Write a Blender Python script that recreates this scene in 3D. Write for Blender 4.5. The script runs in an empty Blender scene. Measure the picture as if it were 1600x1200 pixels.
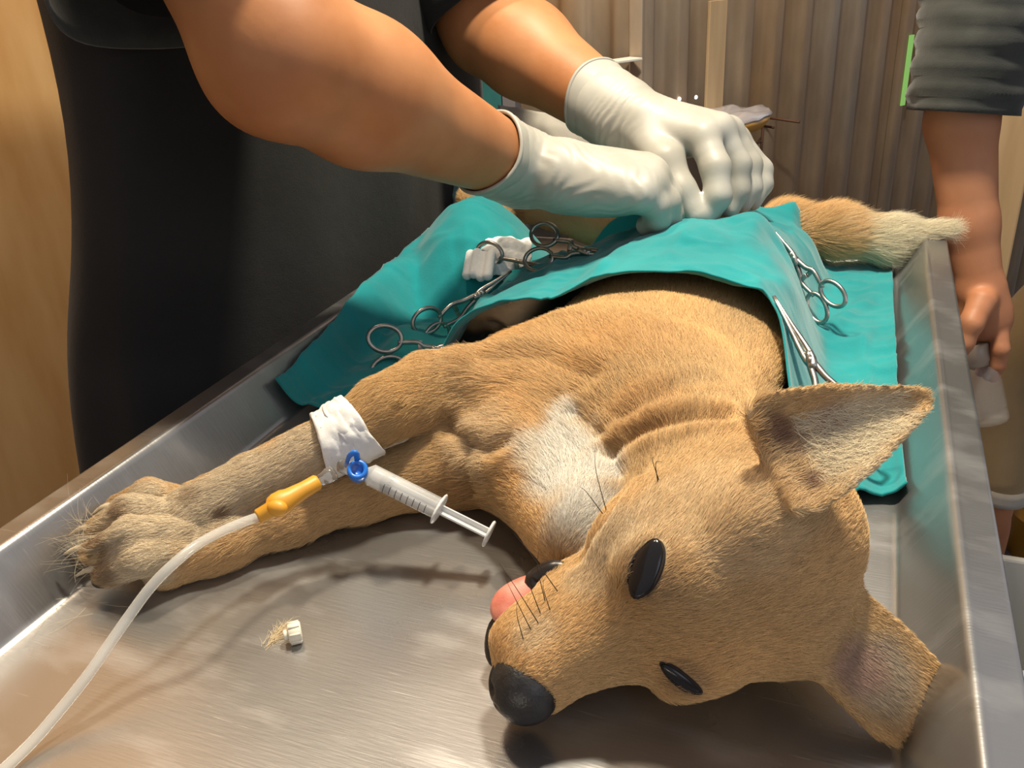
import bpy, bmesh, math, random
import numpy as np
from mathutils import Vector, Matrix
from mathutils.bvhtree import BVHTree

rng = np.random.default_rng(7)
random.seed(7)
SC = bpy.context.scene
COL = SC.collection

# ------------------------------------------------------------------ camera, world, lights, exposure
T = 0.85            # height of the table-top pan above the ground; layout coordinates have z = 0 on the pan
FPX = 1386.55       # focal length in pixels of the 1600 x 1200 frame
CAMP = np.array([0.0, 0.0, 0.30])
cam = bpy.data.cameras.new('camera'); cam_o = bpy.data.objects.new('camera', cam); COL.objects.link(cam_o)
cam.sensor_width = 36.0; cam.lens = FPX / 1600 * 36.0; cam.clip_start = 0.01; cam.clip_end = 60
M4 = np.eye(4)
WR = np.array([[0.93283811, -0.11110207, 0.34273808], [0.35629239, 0.42587137, -0.83167861], [-0.05356112, 0.89793647, 0.43685387]])
M4[:3, :3] = WR; M4[:3, 3] = CAMP + [0, 0, T]
cam_o.matrix_world = Matrix(M4.tolist())
SC.camera = cam_o
SC.cycles.max_bounces = 7; SC.cycles.diffuse_bounces = 3; SC.cycles.glossy_bounces = 3; SC.cycles.transmission_bounces = 6
SC.view_settings.view_transform = 'Standard'; SC.view_settings.look = 'None'
SC.view_settings.exposure = 0.0; SC.view_settings.gamma = 1.0; SC.view_settings.use_curve_mapping = False

w = bpy.data.worlds.new('world'); SC.world = w; w.use_nodes = True
w.node_tree.nodes['Background'].inputs[0].default_value = (0.97, 0.94, 1.0, 1)
w.node_tree.nodes['Background'].inputs[1].default_value = 0.43

def area(name, loc, target, size, power, col, shape='DISK'):
    l = bpy.data.lights.new(name, 'AREA'); l.shape = shape; l.size = size; l.energy = power; l.color = col
    o = bpy.data.objects.new(name, l); COL.objects.link(o)
    o.location = (loc[0], loc[1], loc[2] + T)
    d = Vector((target[0]-loc[0], target[1]-loc[1], target[2]-loc[2]))
    o.rotation_euler = d.to_track_quat('-Z', 'Y').to_euler()
    return o
area('surgical_lamp', (-0.11, 0.685, 1.02), (-0.12, 0.52, 0.0), 0.11, 18.0, (1.0, 0.90, 0.71))
area('wall_fill_light', (-0.75, 0.85, 1.75), (-0.55, 1.35, 0.2), 0.20, 22.0, (1.0, 0.80, 0.56))  # unseen warm fill, added to brighten the back and left walls
area('doorway_daylight', (1.5, -0.6, 0.9), (0.0, 0.5, 0.0), 0.9, 4.0, (0.78, 0.86, 1.0), 'SQUARE')

# ------------------------------------------------------------------ helpers
def ray(px, py):
    return WR @ np.array([px - 800.0, -(py - 600.0), -FPX])
def P(px, py, z=None, y=None, x=None):
    """The point of the place seen at a pixel of the photograph, at a given height, depth or side position."""
    d = ray(px, py)
    t = (z - CAMP[2]) / d[2] if z is not None else (y / d[1] if y is not None else x / d[0])
    return CAMP + d * t
def proj(p):
    c = WR.T @ (np.asarray(p) - CAMP)
    return 800 + FPX * c[0] / -c[2], 600 - FPX * c[1] / -c[2]

def nrm(v):
    v = np.asarray(v, float); return v / (np.linalg.norm(v) + 1e-12)

ORG = {}
def finish(o, label=None, cat=None, group=None, kind=None):
    if label: o['label'] = label
    if cat: o['category'] = cat
    if group: o['group'] = group
    if kind: o['kind'] = kind
    return o
def thing(name, base, label, cat, group=None):
    o = bpy.data.objects.new(name, None); COL.objects.link(o)
    o.empty_display_size = 0.02
    org = np.array([base[0], base[1], base[2] + T], float)
    o.location = org; ORG[o.name] = org
    return finish(o, label, cat, group)
def mk(name, VF, mat, parent=None, smooth=True, label=None, cat=None, group=None, kind=None):
    V, F = VF
    V = np.asarray(V, float) + [0, 0, T]
    if parent is None:
        lo, hi = V.min(0), V.max(0); org = np.array([(lo[0]+hi[0])/2, (lo[1]+hi[1])/2, lo[2]])
    else:
        org = ORG[parent.name]
    me = bpy.data.meshes.new(name)
    me.from_pydata((V - org).tolist(), [], F if isinstance(F, list) else F.tolist())
    me.update()
    o = bpy.data.objects.new(name, me); COL.objects.link(o)
    if mat is not None: me.materials.append(mat)
    if smooth: me.polygons.foreach_set('use_smooth', [True]*len(me.polygons))
    if parent is None: o.location = org
    else: o.parent = parent
    ORG[o.name] = org
    return finish(o, label, cat, group, kind)
def cat_(*parts):
    V, F, n = [], [], 0
    for v, f in parts:
        V.append(np.asarray(v, float)); F += [tuple(int(i) + n for i in q) for q in f]; n += len(v)
    return np.concatenate(V), F
def frames(path):
    path = np.asarray(path, float); n = len(path)
    tg = np.gradient(path, axis=0); tg /= np.linalg.norm(tg, axis=1)[:, None] + 1e-12
    u = np.cross(tg[0], [0, 0, 1]);
    if np.linalg.norm(u) < 1e-3: u = np.cross(tg[0], [0, 1, 0])
    u = nrm(u); U = [u]
    for i in range(1, n):
        u = U[-1] - tg[i] * (U[-1] @ tg[i]); U.append(nrm(u))
    U = np.array(U); return tg, U, np.cross(tg, U)
def tube(path, r, seg=10, closed=False, flat=None):
    path = np.asarray(path, float); n = len(path)
    r = np.broadcast_to(np.asarray(r, float), (n,))
    if closed:
        tg = np.roll(path, -1, 0) - np.roll(path, 1, 0); tg /= np.linalg.norm(tg, axis=1)[:, None]
        nn = nrm(np.cross(path[1]-path[0], path[n//3]-path[0]))
        U = np.cross(tg, nn); W = np.repeat(nn[None], n, 0)
    else:
        tg, U, W = frames(path)
    a = np.linspace(0, 2*np.pi, seg, endpoint=False)
    fl = 1.0 if flat is None else flat
    V = path[:, None] + r[:, None, None]*(np.cos(a)[None, :, None]*U[:, None] + fl*np.sin(a)[None, :, None]*W[:, None])
    V = V.reshape(-1, 3); F = []
    m = n if closed else n-1
    for i in range(m):
        j = (i+1) % n
        for k in range(seg):
            l = (k+1) % seg
            F.append((i*seg+k, i*seg+l, j*seg+l, j*seg+k))
    if not closed:
        F.append(tuple(range(seg-1, -1, -1))); F.append(tuple((n-1)*seg+k for k in range(seg)))
    return V, F
def lathe(prof, a, b, seg=24):
    """Turn a profile of (radius, distance from a towards b) round the axis a-b."""
    a = np.asarray(a, float); ax = nrm(np.asarray(b, float)-a)
    u = np.cross(ax, [0, 0, 1]);
    if np.linalg.norm(u) < 1e-3: u = np.array([1.0, 0, 0])
    u = nrm(u); v = np.cross(ax, u); th = np.linspace(0, 2*np.pi, seg, endpoint=False)
    V = []
    for r, h in prof: V.append(a + ax*h + r*(np.cos(th)[:, None]*u + np.sin(th)[:, None]*v))
    V = np.concatenate(V); F = []; n = len(prof)
    for i in range(n-1):
        for k in range(seg):
            l = (k+1) % seg; F.append((i*seg+k, i*seg+l, (i+1)*seg+l, (i+1)*seg+k))
    F.append(tuple(range(seg-1, -1, -1))); F.append(tuple((n-1)*seg+k for k in range(seg)))
    return V, F
def rbox(size, bev=0.0, M=None, seg=2):
    bm = bmesh.new(); bmesh.ops.create_cube(bm, size=1.0)
    bmesh.ops.scale(bm, vec=size, verts=bm.verts)
    if bev: bmesh.ops.bevel(bm, geom=bm.edges[:], offset=bev, segments=seg, affect='EDGES', profile=0.5)
    V = np.array([v.co[:] for v in bm.verts]); F = [tuple(v.index for v in f.verts) for f in bm.faces]; bm.free()
    if M is not None: V = V @ np.asarray(M)[:3, :3].T + np.asarray(M)[:3, 3]
    return V, F
def frame4(o, x, zhint):
    x = nrm(x); z = np.asarray(zhint, float); z = nrm(z - x*(z@x)); y = np.cross(z, x)
    M = np.eye(4); M[:3, 0] = x; M[:3, 1] = y; M[:3, 2] = z; M[:3, 3] = o
    return M
def xf(VF, M): return VF[0] @ M[:3, :3].T + M[:3, 3], VF[1]
def catmull(pts, n):
    pts = np.asarray(pts, float); k = len(pts)
    e = np.vstack([2*pts[0]-pts[1], pts, 2*pts[-1]-pts[-2]]); out = []
    for t in np.linspace(0, k-1, n):
        i = min(int(t), k-2); f = t-i; p0, p1, p2, p3 = e[i:i+4]
        out.append(0.5*((2*p1)+(-p0+p2)*f+(2*p0-5*p1+4*p2-p3)*f*f+(-p0+3*p1-3*p2+p3)*f**3))
    return np.array(out)
def sstep(a, b, x):
    t = np.clip((x-a)/(b-a), 0, 1); return t*t*(3-2*t)
def vnoise(p, s, seed=0):
    """Smooth value noise in [-1, 1] at points p (N,3), feature size s."""
    r = np.random.default_rng(seed); tab = r.uniform(-1, 1, 4096)
    q = np.asarray(p)/s; i = np.floor(q).astype(np.int64); f = q-i; f = f*f*(3-2*f); out = 0
    for dx in (0, 1):
        for dy in (0, 1):
            for dz in (0, 1):
                h = ((i[..., 0]+dx)*73856093 ^ (i[..., 1]+dy)*19349663 ^ (i[..., 2]+dz)*83492791) & 4095
                wgt = (f[..., 0] if dx else 1-f[..., 0])*(f[..., 1] if dy else 1-f[..., 1])*(f[..., 2] if dz else 1-f[..., 2])
                out = out + wgt*tab[h]
    return out

# ---- implicit modelling: smooth unions of tapered capsules and ellipsoids on a voxel grid, meshed by surface nets
class Grid:
    def __init__(s, lo, hi, vox):
        s.lo = np.array(lo, float); s.v = vox
        s.n = np.ceil((np.array(hi)-s.lo)/vox).astype(int)+1
        s.D = np.full(s.n, 0.05, np.float32)
    def box(s, lo, hi):
        a = np.clip(np.floor((np.asarray(lo)-s.lo)/s.v).astype(int), 0, s.n)
        b = np.clip(np.ceil((np.asarray(hi)-s.lo)/s.v).astype(int)+1, 0, s.n)
        sl = tuple(slice(i, j) for i, j in zip(a, b))
        ax = [(s.lo[k]+s.v*np.arange(a[k], b[k])).astype(np.float32) for k in range(3)]
        return sl, ax[0][:, None, None], ax[1][None, :, None], ax[2][None, None, :]
    def put(s, d, sl, k, op='u'):
        a = s.D[sl]
        if a.size == 0: return
        d = d.astype(np.float32)
        if op == 'u':
            if k > 0:
                h = np.clip(.5+.5*(d-a)/k, 0, 1); s.D[sl] = d+(a-d)*h-k*h*(1-h)
            else: s.D[sl] = np.minimum(a, d)
        else:
            d = -d
            if k > 0:
                h = np.clip(.5-.5*(d-a)/k, 0, 1); s.D[sl] = d+(a-d)*h+k*h*(1-h)
            else: s.D[sl] = np.maximum(a, d)
    def cone(s, a, b, ra, rb, k=.01, op='u', sq=None):
        a, b = np.asarray(a, float), np.asarray(b, float); R = max(ra, rb)*(1.6 if sq else 1)+k+2*s.v+.012
        sl, X, Y, Z = s.box(np.minimum(a, b)-R, np.maximum(a, b)+R)
        ab = b-a; L = ab@ab
        t = np.clip(((X-a[0])*ab[0]+(Y-a[1])*ab[1]+(Z-a[2])*ab[2])/L, 0, 1)
        dx, dy, dz = X-a[0]-t*ab[0], Y-a[1]-t*ab[1], Z-a[2]-t*ab[2]
        if sq is not None:      # (direction, factor): squeeze the section along a direction
            q, fac = nrm(sq[0]), sq[1]; c = (dx*q[0]+dy*q[1]+dz*q[2])*(fac-1)
            dx, dy, dz = dx+c*q[0], dy+c*q[1], dz+c*q[2]
        s.put(np.sqrt(dx*dx+dy*dy+dz*dz)-(ra+(rb-ra)*t), sl, k, op)
    def chain(s, pts, rs, k=.008, sq=None):
        for i in range(len(pts)-1): s.cone(pts[i], pts[i+1], rs[i], rs[i+1], k, sq=sq)
    def ell(s, c, r, axes=None, k=.01, op='u'):
        c = np.asarray(c, float); r = np.asarray(r, float); A = np.eye(3) if axes is None else np.asarray(axes)  # columns = axes
        R = r.max()+k+2*s.v+.012
        sl, X, Y, Z = s.box(c-R, c+R); X, Y, Z = X-c[0], Y-c[1], Z-c[2]
        q = [(X*A[0, i]+Y*A[1, i]+Z*A[2, i])/r[i] for i in range(3)]
        k0 = np.sqrt(q[0]**2+q[1]**2+q[2]**2); k1 = np.sqrt((q[0]/r[0])**2+(q[1]/r[1])**2+(q[2]/r[2])**2)
        s.put(k0*(k0-1)/np.maximum(k1, 1e-6), sl, k, op)
    def mesh(s):
        D = s.D; D[0] = D[-1] = .01; D[:, 0] = D[:, -1] = .01; D[:, :, 0] = D[:, :, -1] = .01
        S = D < 0
        c = S[:-1, :-1, :-1].astype(np.int8)
        tot = np.zeros(c.shape, np.int8)
        offs = [(i, j, k) for i in (0, 1) for j in (0, 1) for k in (0, 1)]
        N = D.shape
        for o in offs: tot += S[o[0]:N[0]-1+o[0], o[1]:N[1]-1+o[1], o[2]:N[2]-1+o[2]]
        act = (tot > 0) & (tot < 8); I = np.argwhere(act)
        idx = np.full(act.shape, -1, np.int64); idx[act] = np.arange(len(I))
        val = np.stack([D[I[:, 0]+o[0], I[:, 1]+o[1], I[:, 2]+o[2]] for o in offs], 1)
        acc = np.zeros((len(I), 3)); cnt = np.zeros(len(I))
        for a in range(8):
            for b in range(a+1, 8):
                oa, ob = np.array(offs[a]), np.array(offs[b])
                if np.abs(oa-ob).sum() != 1: continue
                m = (val[:, a] < 0) != (val[:, b] < 0)
                t = val[m, a]/(val[m, a]-val[m, b])
                acc[m] += oa+(ob-oa)*t[:, None]; cnt[m] += 1
        V = s.lo+s.v*(I+acc/cnt[:, None])
        F = []
        for ax in range(3):
            p, q = [(1, 2), (2, 0), (0, 1)][ax]
            s0 = [slice(1, -1)]*3; s1 = [slice(1, -1)]*3; s0[ax] = slice(0, -1); s1[ax] = slice(1, None)
            a, b = S[tuple(s0)], S[tuple(s1)]
            for m, flip in ((a & ~b, False), (~a & b, True)):
                E = np.argwhere(m); off = np.ones(3, int); off[ax] = 0; E = E+off
                def at(dp, dq):
                    J = E.copy(); J[:, p] += dp; J[:, q] += dq; return idx[J[:, 0], J[:, 1], J[:, 2]]
                Q = np.stack([at(-1, -1), at(0, -1), at(0, 0), at(-1, 0)], 1)
                if flip: Q = Q[:, ::-1]
                F.append(Q)
        F = np.concatenate(F); F = F[(F >= 0).all(1)]
        return V, F

# ------------------------------------------------------------------ materials
def mat(name, base=(.5, .5, .5), rough=.5, metal=0., spec=.5, **kw):
    m = bpy.data.materials.new(name); m.use_nodes = True; b = m.node_tree.nodes['Principled BSDF']
    b.inputs['Base Color'].default_value = (*base, 1); b.inputs['Roughness'].default_value = rough
    b.inputs['Metallic'].default_value = metal; b.inputs['Specular IOR Level'].default_value = spec
    for k, v in kw.items(): b.inputs[k.replace('_', ' ')].default_value = v
    return m
def nodes(m): return m.node_tree.nodes, m.node_tree.links, m.node_tree.nodes['Principled BSDF']
def add_noise_color(m, c1, c2, scale=20, detail=6, stretch=(1, 1, 1), lo=.35, hi=.65, rough=None, bump=0, bscale=None, coord='Object', dist=.001):
    n, l, b = nodes(m)
    tc = n.new('ShaderNodeTexCoord'); mp = n.new('ShaderNodeMapping'); mp.inputs['Scale'].default_value = stretch
    l.new(tc.outputs[coord], mp.inputs[0])
    ns = n.new('ShaderNodeTexNoise'); ns.inputs['Scale'].default_value = scale; ns.inputs['Detail'].default_value = detail
    l.new(mp.outputs[0], ns.inputs['Vector'])
    rp = n.new('ShaderNodeValToRGB'); rp.color_ramp.elements[0].position = lo; rp.color_ramp.elements[1].position = hi
    rp.color_ramp.elements[0].color = (*c1, 1); rp.color_ramp.elements[1].color = (*c2, 1)
    l.new(ns.outputs[0], rp.inputs[0]); l.new(rp.outputs[0], b.inputs['Base Color'])
    if rough:
        mr = n.new('ShaderNodeMapRange'); mr.inputs[3].default_value = rough[0]; mr.inputs[4].default_value = rough[1]
        l.new(ns.outputs[0], mr.inputs[0]); l.new(mr.outputs[0], b.inputs['Roughness'])
    if bump:
        n2 = n.new('ShaderNodeTexNoise'); n2.inputs['Scale'].default_value = bscale or scale*5; n2.inputs['Detail'].default_value = 4
        l.new(mp.outputs[0], n2.inputs['Vector'])
        bp = n.new('ShaderNodeBump'); bp.inputs['Strength'].default_value = bump; bp.inputs['Distance'].default_value = dist
        l.new(n2.outputs[0], bp.inputs['Height']); l.new(bp.outputs[0], b.inputs['Normal'])
    return m

def steel_table():
    m = mat('brushed_steel', (.60, .59, .57), .28, 1.0); n, l, b = nodes(m)
    tc = n.new('ShaderNodeTexCoord')
    def noise(scale, st, det=5, rot=0):
        mp = n.new('ShaderNodeMapping'); mp.inputs['Scale'].default_value = st; mp.inputs['Rotation'].default_value = (0, 0, rot)
        l.new(tc.outputs['Object'], mp.inputs[0]); ns = n.new('ShaderNodeTexNoise'); ns.inputs['Scale'].default_value = scale
        ns.inputs['Detail'].default_value = det; l.new(mp.outputs[0], ns.inputs['Vector']); return ns
    big = noise(7, (1, 1, 1), 6); fine = noise(60, (1, 12, 1), 3, .5); smear = noise(16, (1, 2.2, 1), 8, .9)
    # dried wipe marks: paler, rougher film in patches
    r1 = n.new('ShaderNodeValToRGB'); r1.color_ramp.elements[0].position = .52; r1.color_ramp.elements[1].position = .95
    l.new(smear.outputs[0], r1.inputs[0])
    mr = n.new('ShaderNodeMapRange'); mr.inputs[3].default_value = .20; mr.inputs[4].default_value = .36; l.new(big.outputs[0], mr.inputs[0])
    ad = n.new('ShaderNodeMath'); ad.operation = 'MULTIPLY_ADD'; ad.inputs[1].default_value = .12; l.new(r1.outputs[0], ad.inputs[0]); l.new(mr.outputs[0], ad.inputs[2])
    l.new(ad.outputs[0], b.inputs['Roughness'])
    mx = n.new('ShaderNodeMix'); mx.data_type = 'RGBA'; mx.inputs[6].default_value = (.34, .335, .33, 1); mx.inputs[7].default_value = (.44, .44, .44, 1)
    l.new(big.outputs[0], mx.inputs[0])
    # fine pale scratches in two directions
    last = mx.outputs[2]
    for rot, sc, th in ((.35, 22, .735), (1.15, 30, .745), (-.5, 26, .75)):
        s_ = noise(sc, (1, 26, 1), 2, rot); rs = n.new('ShaderNodeValToRGB'); rs.color_ramp.elements[0].position = th; rs.color_ramp.elements[1].position = th+.02
        l.new(s_.outputs[0], rs.inputs[0]); m2 = n.new('ShaderNodeMix'); m2.data_type = 'RGBA'; m2.inputs[7].default_value = (.58, .58, .58, 1)
        l.new(rs.outputs[0], m2.inputs[0]); l.new(last, m2.inputs[6]); last = m2.outputs[2]
    fl_ = n.new('ShaderNodeMix'); fl_.data_type = 'RGBA'; fl_.inputs[7].default_value = (.50, .50, .50, 1); l.new(r1.outputs[0], fl_.inputs[0]); l.new(last, fl_.inputs[6])
    l.new(fl_.outputs[2], b.inputs['Base Color'])
    me = n.new('ShaderNodeMath'); me.operation = 'MULTIPLY_ADD'; me.inputs[1].default_value = -.20; me.inputs[2].default_value = .88
    l.new(r1.outputs[0], me.inputs[0]); l.new(me.outputs[0], b.inputs['Metallic'])
    bp = n.new('ShaderNodeBump'); bp.inputs['Strength'].default_value = .10; bp.inputs['Distance'].default_value = .0006
    l.new(fine.outputs[0], bp.inputs['Height']); l.new(bp.outputs[0], b.inputs['Normal'])
    return m
M_STEEL = steel_table()
M_INSTR = add_noise_color(mat('instrument_steel', (.55, .53, .50), .25, 1.0), (.30, .285, .265), (.46, .445, .42), 90, rough=(.26, .42))
def cloth_mat(name, c1, c2, weave=1500, bump=.35, rough=.9, big=14, sheen=.25):
    m = mat(name, c1, rough, spec=.2, Sheen_Weight=sheen); n, l, b = nodes(m)
    add_noise_color(m, c1, c2, big, 5, bump=0)
    tc = n.new('ShaderNodeTexCoord'); w1 = n.new('ShaderNodeTexNoise'); w1.inputs['Scale'].default_value = weave/2; w1.inputs['Detail'].default_value = 2
    l.new(tc.outputs['Object'], w1.inputs['Vector'])
    ns = n.new('ShaderNodeTexNoise'); ns.inputs['Scale'].default_value = 45; ns.inputs['Detail'].default_value = 8; l.new(tc.outputs['Object'], ns.inputs['Vector'])
    ad2 = n.new('ShaderNodeMath'); ad2.operation = 'MULTIPLY_ADD'; ad2.inputs[1].default_value = 3.0; l.new(ns.outputs[0], ad2.inputs[0]); l.new(w1.outputs[0], ad2.inputs[2])
    bp = n.new('ShaderNodeBump'); bp.inputs['Strength'].default_value = bump; bp.inputs['Distance'].default_value = .0006
    l.new(ad2.outputs[0], bp.inputs['Height']); l.new(bp.outputs[0], b.inputs['Normal'])
    return m
M_DRAPE = cloth_mat('teal_cotton', (.005, .19, .205), (.010, .25, .265))
M_PALECLOTH = cloth_mat('pale_teal_cotton', (.16, .30, .30), (.22, .38, .37))
M_GREYPAD = cloth_mat('grey_paper_cloth', (.36, .33, .28), (.43, .40, .34), big=30)
M_CAPBR = mat('tan_translucent_plastic', (.45, .37, .28), .3, Alpha=.7)
M_BLACK = cloth_mat('charcoal_cotton', (.014, .0135, .0125), (.022, .021, .020), big=6, sheen=.08)
M_BLACK2 = cloth_mat('dark_grey_knit', (.035, .037, .034), (.05, .052, .048), big=30, sheen=.2)
M_KHAKI = cloth_mat('khaki_cotton', (.26, .18, .09), (.32, .23, .12), big=12)
M_GAUZE = cloth_mat('white_gauze', (.70, .71, .70), (.80, .80, .79), weave=1100, bump=.7)
M_GLOVE = add_noise_color(mat('latex_glove', (.66, .64, .57), .46, spec=.4, Subsurface_Weight=.15, Subsurface_Radius=(.006, .004, .003)), (.33, .315, .27), (.40, .39, .35), 26)
def skin(name, c1, c2):
    m = mat(name, c1, .50, spec=.35, Subsurface_Weight=.12, Subsurface_Radius=(.01, .004, .002))
    return add_noise_color(m, c1, c2, 18, 6, bump=.12, bscale=420, dist=.0004)
M_SKIN = skin('tan_skin', (.36, .145, .055), (.45, .20, .085))
M_SKIN2 = skin('light_tan_skin', (.42, .175, .085), (.50, .225, .115))
M_TAPE = mat('white_surgical_tape', (.72, .71, .67), .6, spec=.3); add_noise_color(M_TAPE, (.66, .65, .61), (.76, .75, .72), 60, bump=.3, bscale=240)
M_BLUE = mat('blue_plastic', (.015, .16, .62), .3)
M_CLEAR = mat('clear_plastic', (.95, .96, .96), .12, spec=.5, Transmission_Weight=.92, IOR=1.25)
M_MILKY = mat('milky_plastic', (.80, .81, .80), .25, spec=.5, Alpha=.72)
M_TUBING = mat('clear_tubing', (.70, .69, .64), .18, Alpha=.42)
M_PP = mat('translucent_plastic', (.80, .81, .80), .22, Alpha=.38)
M_YRUB = mat('amber_latex', (.75, .36, .03), .45, Transmission_Weight=.15)
M_RUBBER = mat('black_rubber', (.012, .012, .012), .5)
M_INK = mat('black_ink', (.02, .02, .02), .6)
M_IVORY = mat('ivory_plastic', (.78, .72, .58), .4)
M_GLASS = mat('bottle_glass', (.75, .77, .76), .06, spec=1.0, Alpha=.12)
M_NOSE = add_noise_color(mat('nose_leather', (.012, .011, .011), .38, spec=.5), (.010, .009, .009), (.022, .020, .020), 200, bump=.5, bscale=900, dist=.0006)
M_EYE = mat('wet_eye', (.010, .009, .010), .16, spec=.35)
M_LID = mat('dark_eyelid', (.030, .024, .022), .85, spec=.1)
M_TONGUE = add_noise_color(mat('tongue', (.62, .20, .15), .35, Subsurface_Weight=.2, Subsurface_Radius=(.004, .001, .001)), (.55, .17, .12), (.70, .27, .20), 120, bump=.3, bscale=1500, dist=.0003)
M_LIP = mat('dark_lip', (.016, .013, .012), .3)
M_CLAW = add_noise_color(mat('claw', (.30, .22, .14), .4), (.24, .17, .10), (.52, .42, .28), 80)
M_PAD = mat('paw_pad', (.020, .016, .014), .7)
M_WHISK = mat('whisker', (.01, .008, .006), .4)
M_PLY = add_noise_color(mat('plywood', (.62, .36, .14), .75, spec=.2), (.60, .34, .13), (.72, .46, .21), 3.5, 8, (1, 4, 1), bump=.1)
M_WOOD = add_noise_color(mat('bare_wood', (.52, .36, .2), .7, spec=.2), (.46, .32, .18), (.58, .42, .25), 6, 8, (6, 6, .6))
M_WHITE = mat('off_white_paint', (.75, .72, .64), .6)
M_FLOOR = add_noise_color(mat('grey_cement', (.10, .11, .13), .6), (.085, .092, .11), (.13, .14, .16), 5, 8)
M_TEALBOX = add_noise_color(mat('teal_card', (.02, .14, .14), .5), (.018, .12, .125), (.03, .16, .16), 30)
M_GREYBOX = mat('grey_card', (.17, .16, .17), .6)
M_PRINT = mat('pale_print', (.12, .32, .32), .6)
M_YELLOW = mat('yellow_plastic', (.72, .36, .03), .4, Transmission_Weight=.1)
M_SMOKE = mat('crumpled_plastic', (.62, .60, .64), .2, Transmission_Weight=.55, IOR=1.2)
M_WIRE = mat('rusty_wire', (.12, .055, .03), .7, .4)
M_GREEN = mat('green_gap_glow', (.25, .55, .12), .5, Emission_Color=(.35, .75, .18, 1), Emission_Strength=.35)  # emission stands in for daylight and greenery seen through the wall gap
M_SKY = mat('daylight', (.9, .95, 1), .5, Emission_Color=(1, 1, 1, 1), Emission_Strength=2.0)
M_GREYPL = mat('grey_plastic', (.52, .52, .48), .5)

def corrugated():
    m = mat('rusty_zinc', (.3, .25, .2), .5, .35); n, l, b = nodes(m)
    tc = n.new('ShaderNodeTexCoord'); mp = n.new('ShaderNodeMapping'); mp.inputs['Scale'].default_value = (1, 1, .35)
    l.new(tc.outputs['Object'], mp.inputs[0])
    a = n.new('ShaderNodeTexNoise'); a.inputs['Scale'].default_value = 2.2; a.inputs['Detail'].default_value = 10; a.inputs['Roughness'].default_value = .65
    c = n.new('ShaderNodeTexNoise'); c.inputs['Scale'].default_value = 26; c.inputs['Detail'].default_value = 8
    l.new(mp.outputs[0], a.inputs['Vector']); l.new(mp.outputs[0], c.inputs['Vector'])
    rp = n.new('ShaderNodeValToRGB'); e = rp.color_ramp.elements
    e[0].position = .40; e[0].color = (.43, .37, .30, 1); e[1].position = .72; e[1].color = (.50, .31, .15, 1)
    l.new(a.outputs[0], rp.inputs[0])
    rp2 = n.new('ShaderNodeValToRGB'); rp2.color_ramp.elements[0].position = .35; rp2.color_ramp.elements[1].position = .7
    rp2.color_ramp.elements[0].color = (.84, .82, .80, 1); rp2.color_ramp.elements[1].color = (1.08, 1.07, 1.05, 1)
    l.new(c.outputs[0], rp2.inputs[0])
    mx = n.new('ShaderNodeMix'); mx.data_type = 'RGBA'; mx.blend_type = 'MULTIPLY'; mx.inputs[0].default_value = 1
    l.new(rp.outputs[0], mx.inputs[6]); l.new(rp2.outputs[0], mx.inputs[7]); l.new(mx.outputs[2], b.inputs['Base Color'])
    return m
M_ZINC = corrugated()

# ------------------------------------------------------------------ the setting
def quad(a, b, c, d): return np.array([a, b, c, d], float), [(0, 1, 2, 3)]
mk('floor', rbox((7, 7, .06), 0, frame4((0, .8, -.85-.03), (1, 0, 0), (0, 0, 1))), M_FLOOR, smooth=False, kind='structure')
mk('wall_left', rbox((.04, 4.2, 2.6), 0, frame4((-1.32, .25, .45), (1, 0, 0), (0, 0, 1))), M_PLY, smooth=False, kind='structure')

def sheet(a, b, z0, z1, period=.076, amp=.011, off=0.0, nz=2):
    a, b = np.array(a, float), np.array(b, float); L = np.linalg.norm(b-a); d = (b-a)/L; nn = np.array([d[1], -d[0]])
    n = int(L/period*14)+1; s = np.linspace(0, L, n)
    prof = amp*np.tanh(2.2*np.sin(2*np.pi*s/period))/np.tanh(2.2)+off
    V = []; th = .0008
    for side in (0, 1):
        for z in (z0, z1):
            xy = a+s[:, None]*d+(prof-side*th)[:, None]*nn
            V.append(np.column_stack([xy, np.full(n, z)]))
    V = np.concatenate(V); F = []
    for i in range(n-1):
        F.append((i, i+1, n+i+1, n+i)); F.append((2*n+i+1, 2*n+i, 3*n+i, 3*n+i+1))
        F.append((i+1, i, 2*n+i, 2*n+i+1)); F.append((n+i, n+i+1, 3*n+i+1, 3*n+i))
    F.append((0, n, 3*n, 2*n)); F.append((n-1, 3*n-1, 4*n-1, 2*n-1))
    return V, F
Q0 = np.array([-.36, 1.47]); WD = nrm([.575, .818]); WN = np.array([WD[1], -WD[0]])
def onwall(px, py, off=.012):
    """Where the line of sight through a pixel meets the corrugated wall."""
    d = ray(px, py); t = ((Q0 - CAMP[:2]) @ WN + off) / (d[:2] @ WN)
    return CAMP + d*t
def wall_root(name, base):
    o = bpy.data.objects.new(name, None); COL.objects.link(o); org = np.array([base[0], base[1], 0.0]); o.location = org; ORG[o.name] = org
    o['kind'] = 'structure'; return o
wb = wall_root('wall_back', Q0)
PW = .076*9
for i in range(4):
    a = Q0+WD*(PW*i); b = a+WD*(PW+.038)
    mk('sheet', sheet(a, b, -.85, 1.7, off=.0022*(i % 2)), M_ZINC, wb, smooth=True)
wl = wall_root('wall_side', Q0)
L1 = nrm(np.array([-1.30, 1.62])-Q0)
for i in range(2):
    a = Q0-L1*(-.0)+L1*(.46*i); b = a+L1*.5
    mk('sheet', sheet(b, a, -.85, 1.7, period=.092, amp=.008, off=.0022*(i % 2)), M_ZINC, wl, smooth=True)
mk('trim_1', rbox((.022, .018, 2.55), .003, frame4((Q0[0]+.004, Q0[1]-.006, .425), (1, 0, 0), (0, 0, 1))), M_ZINC, smooth=False, kind='structure')
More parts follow.
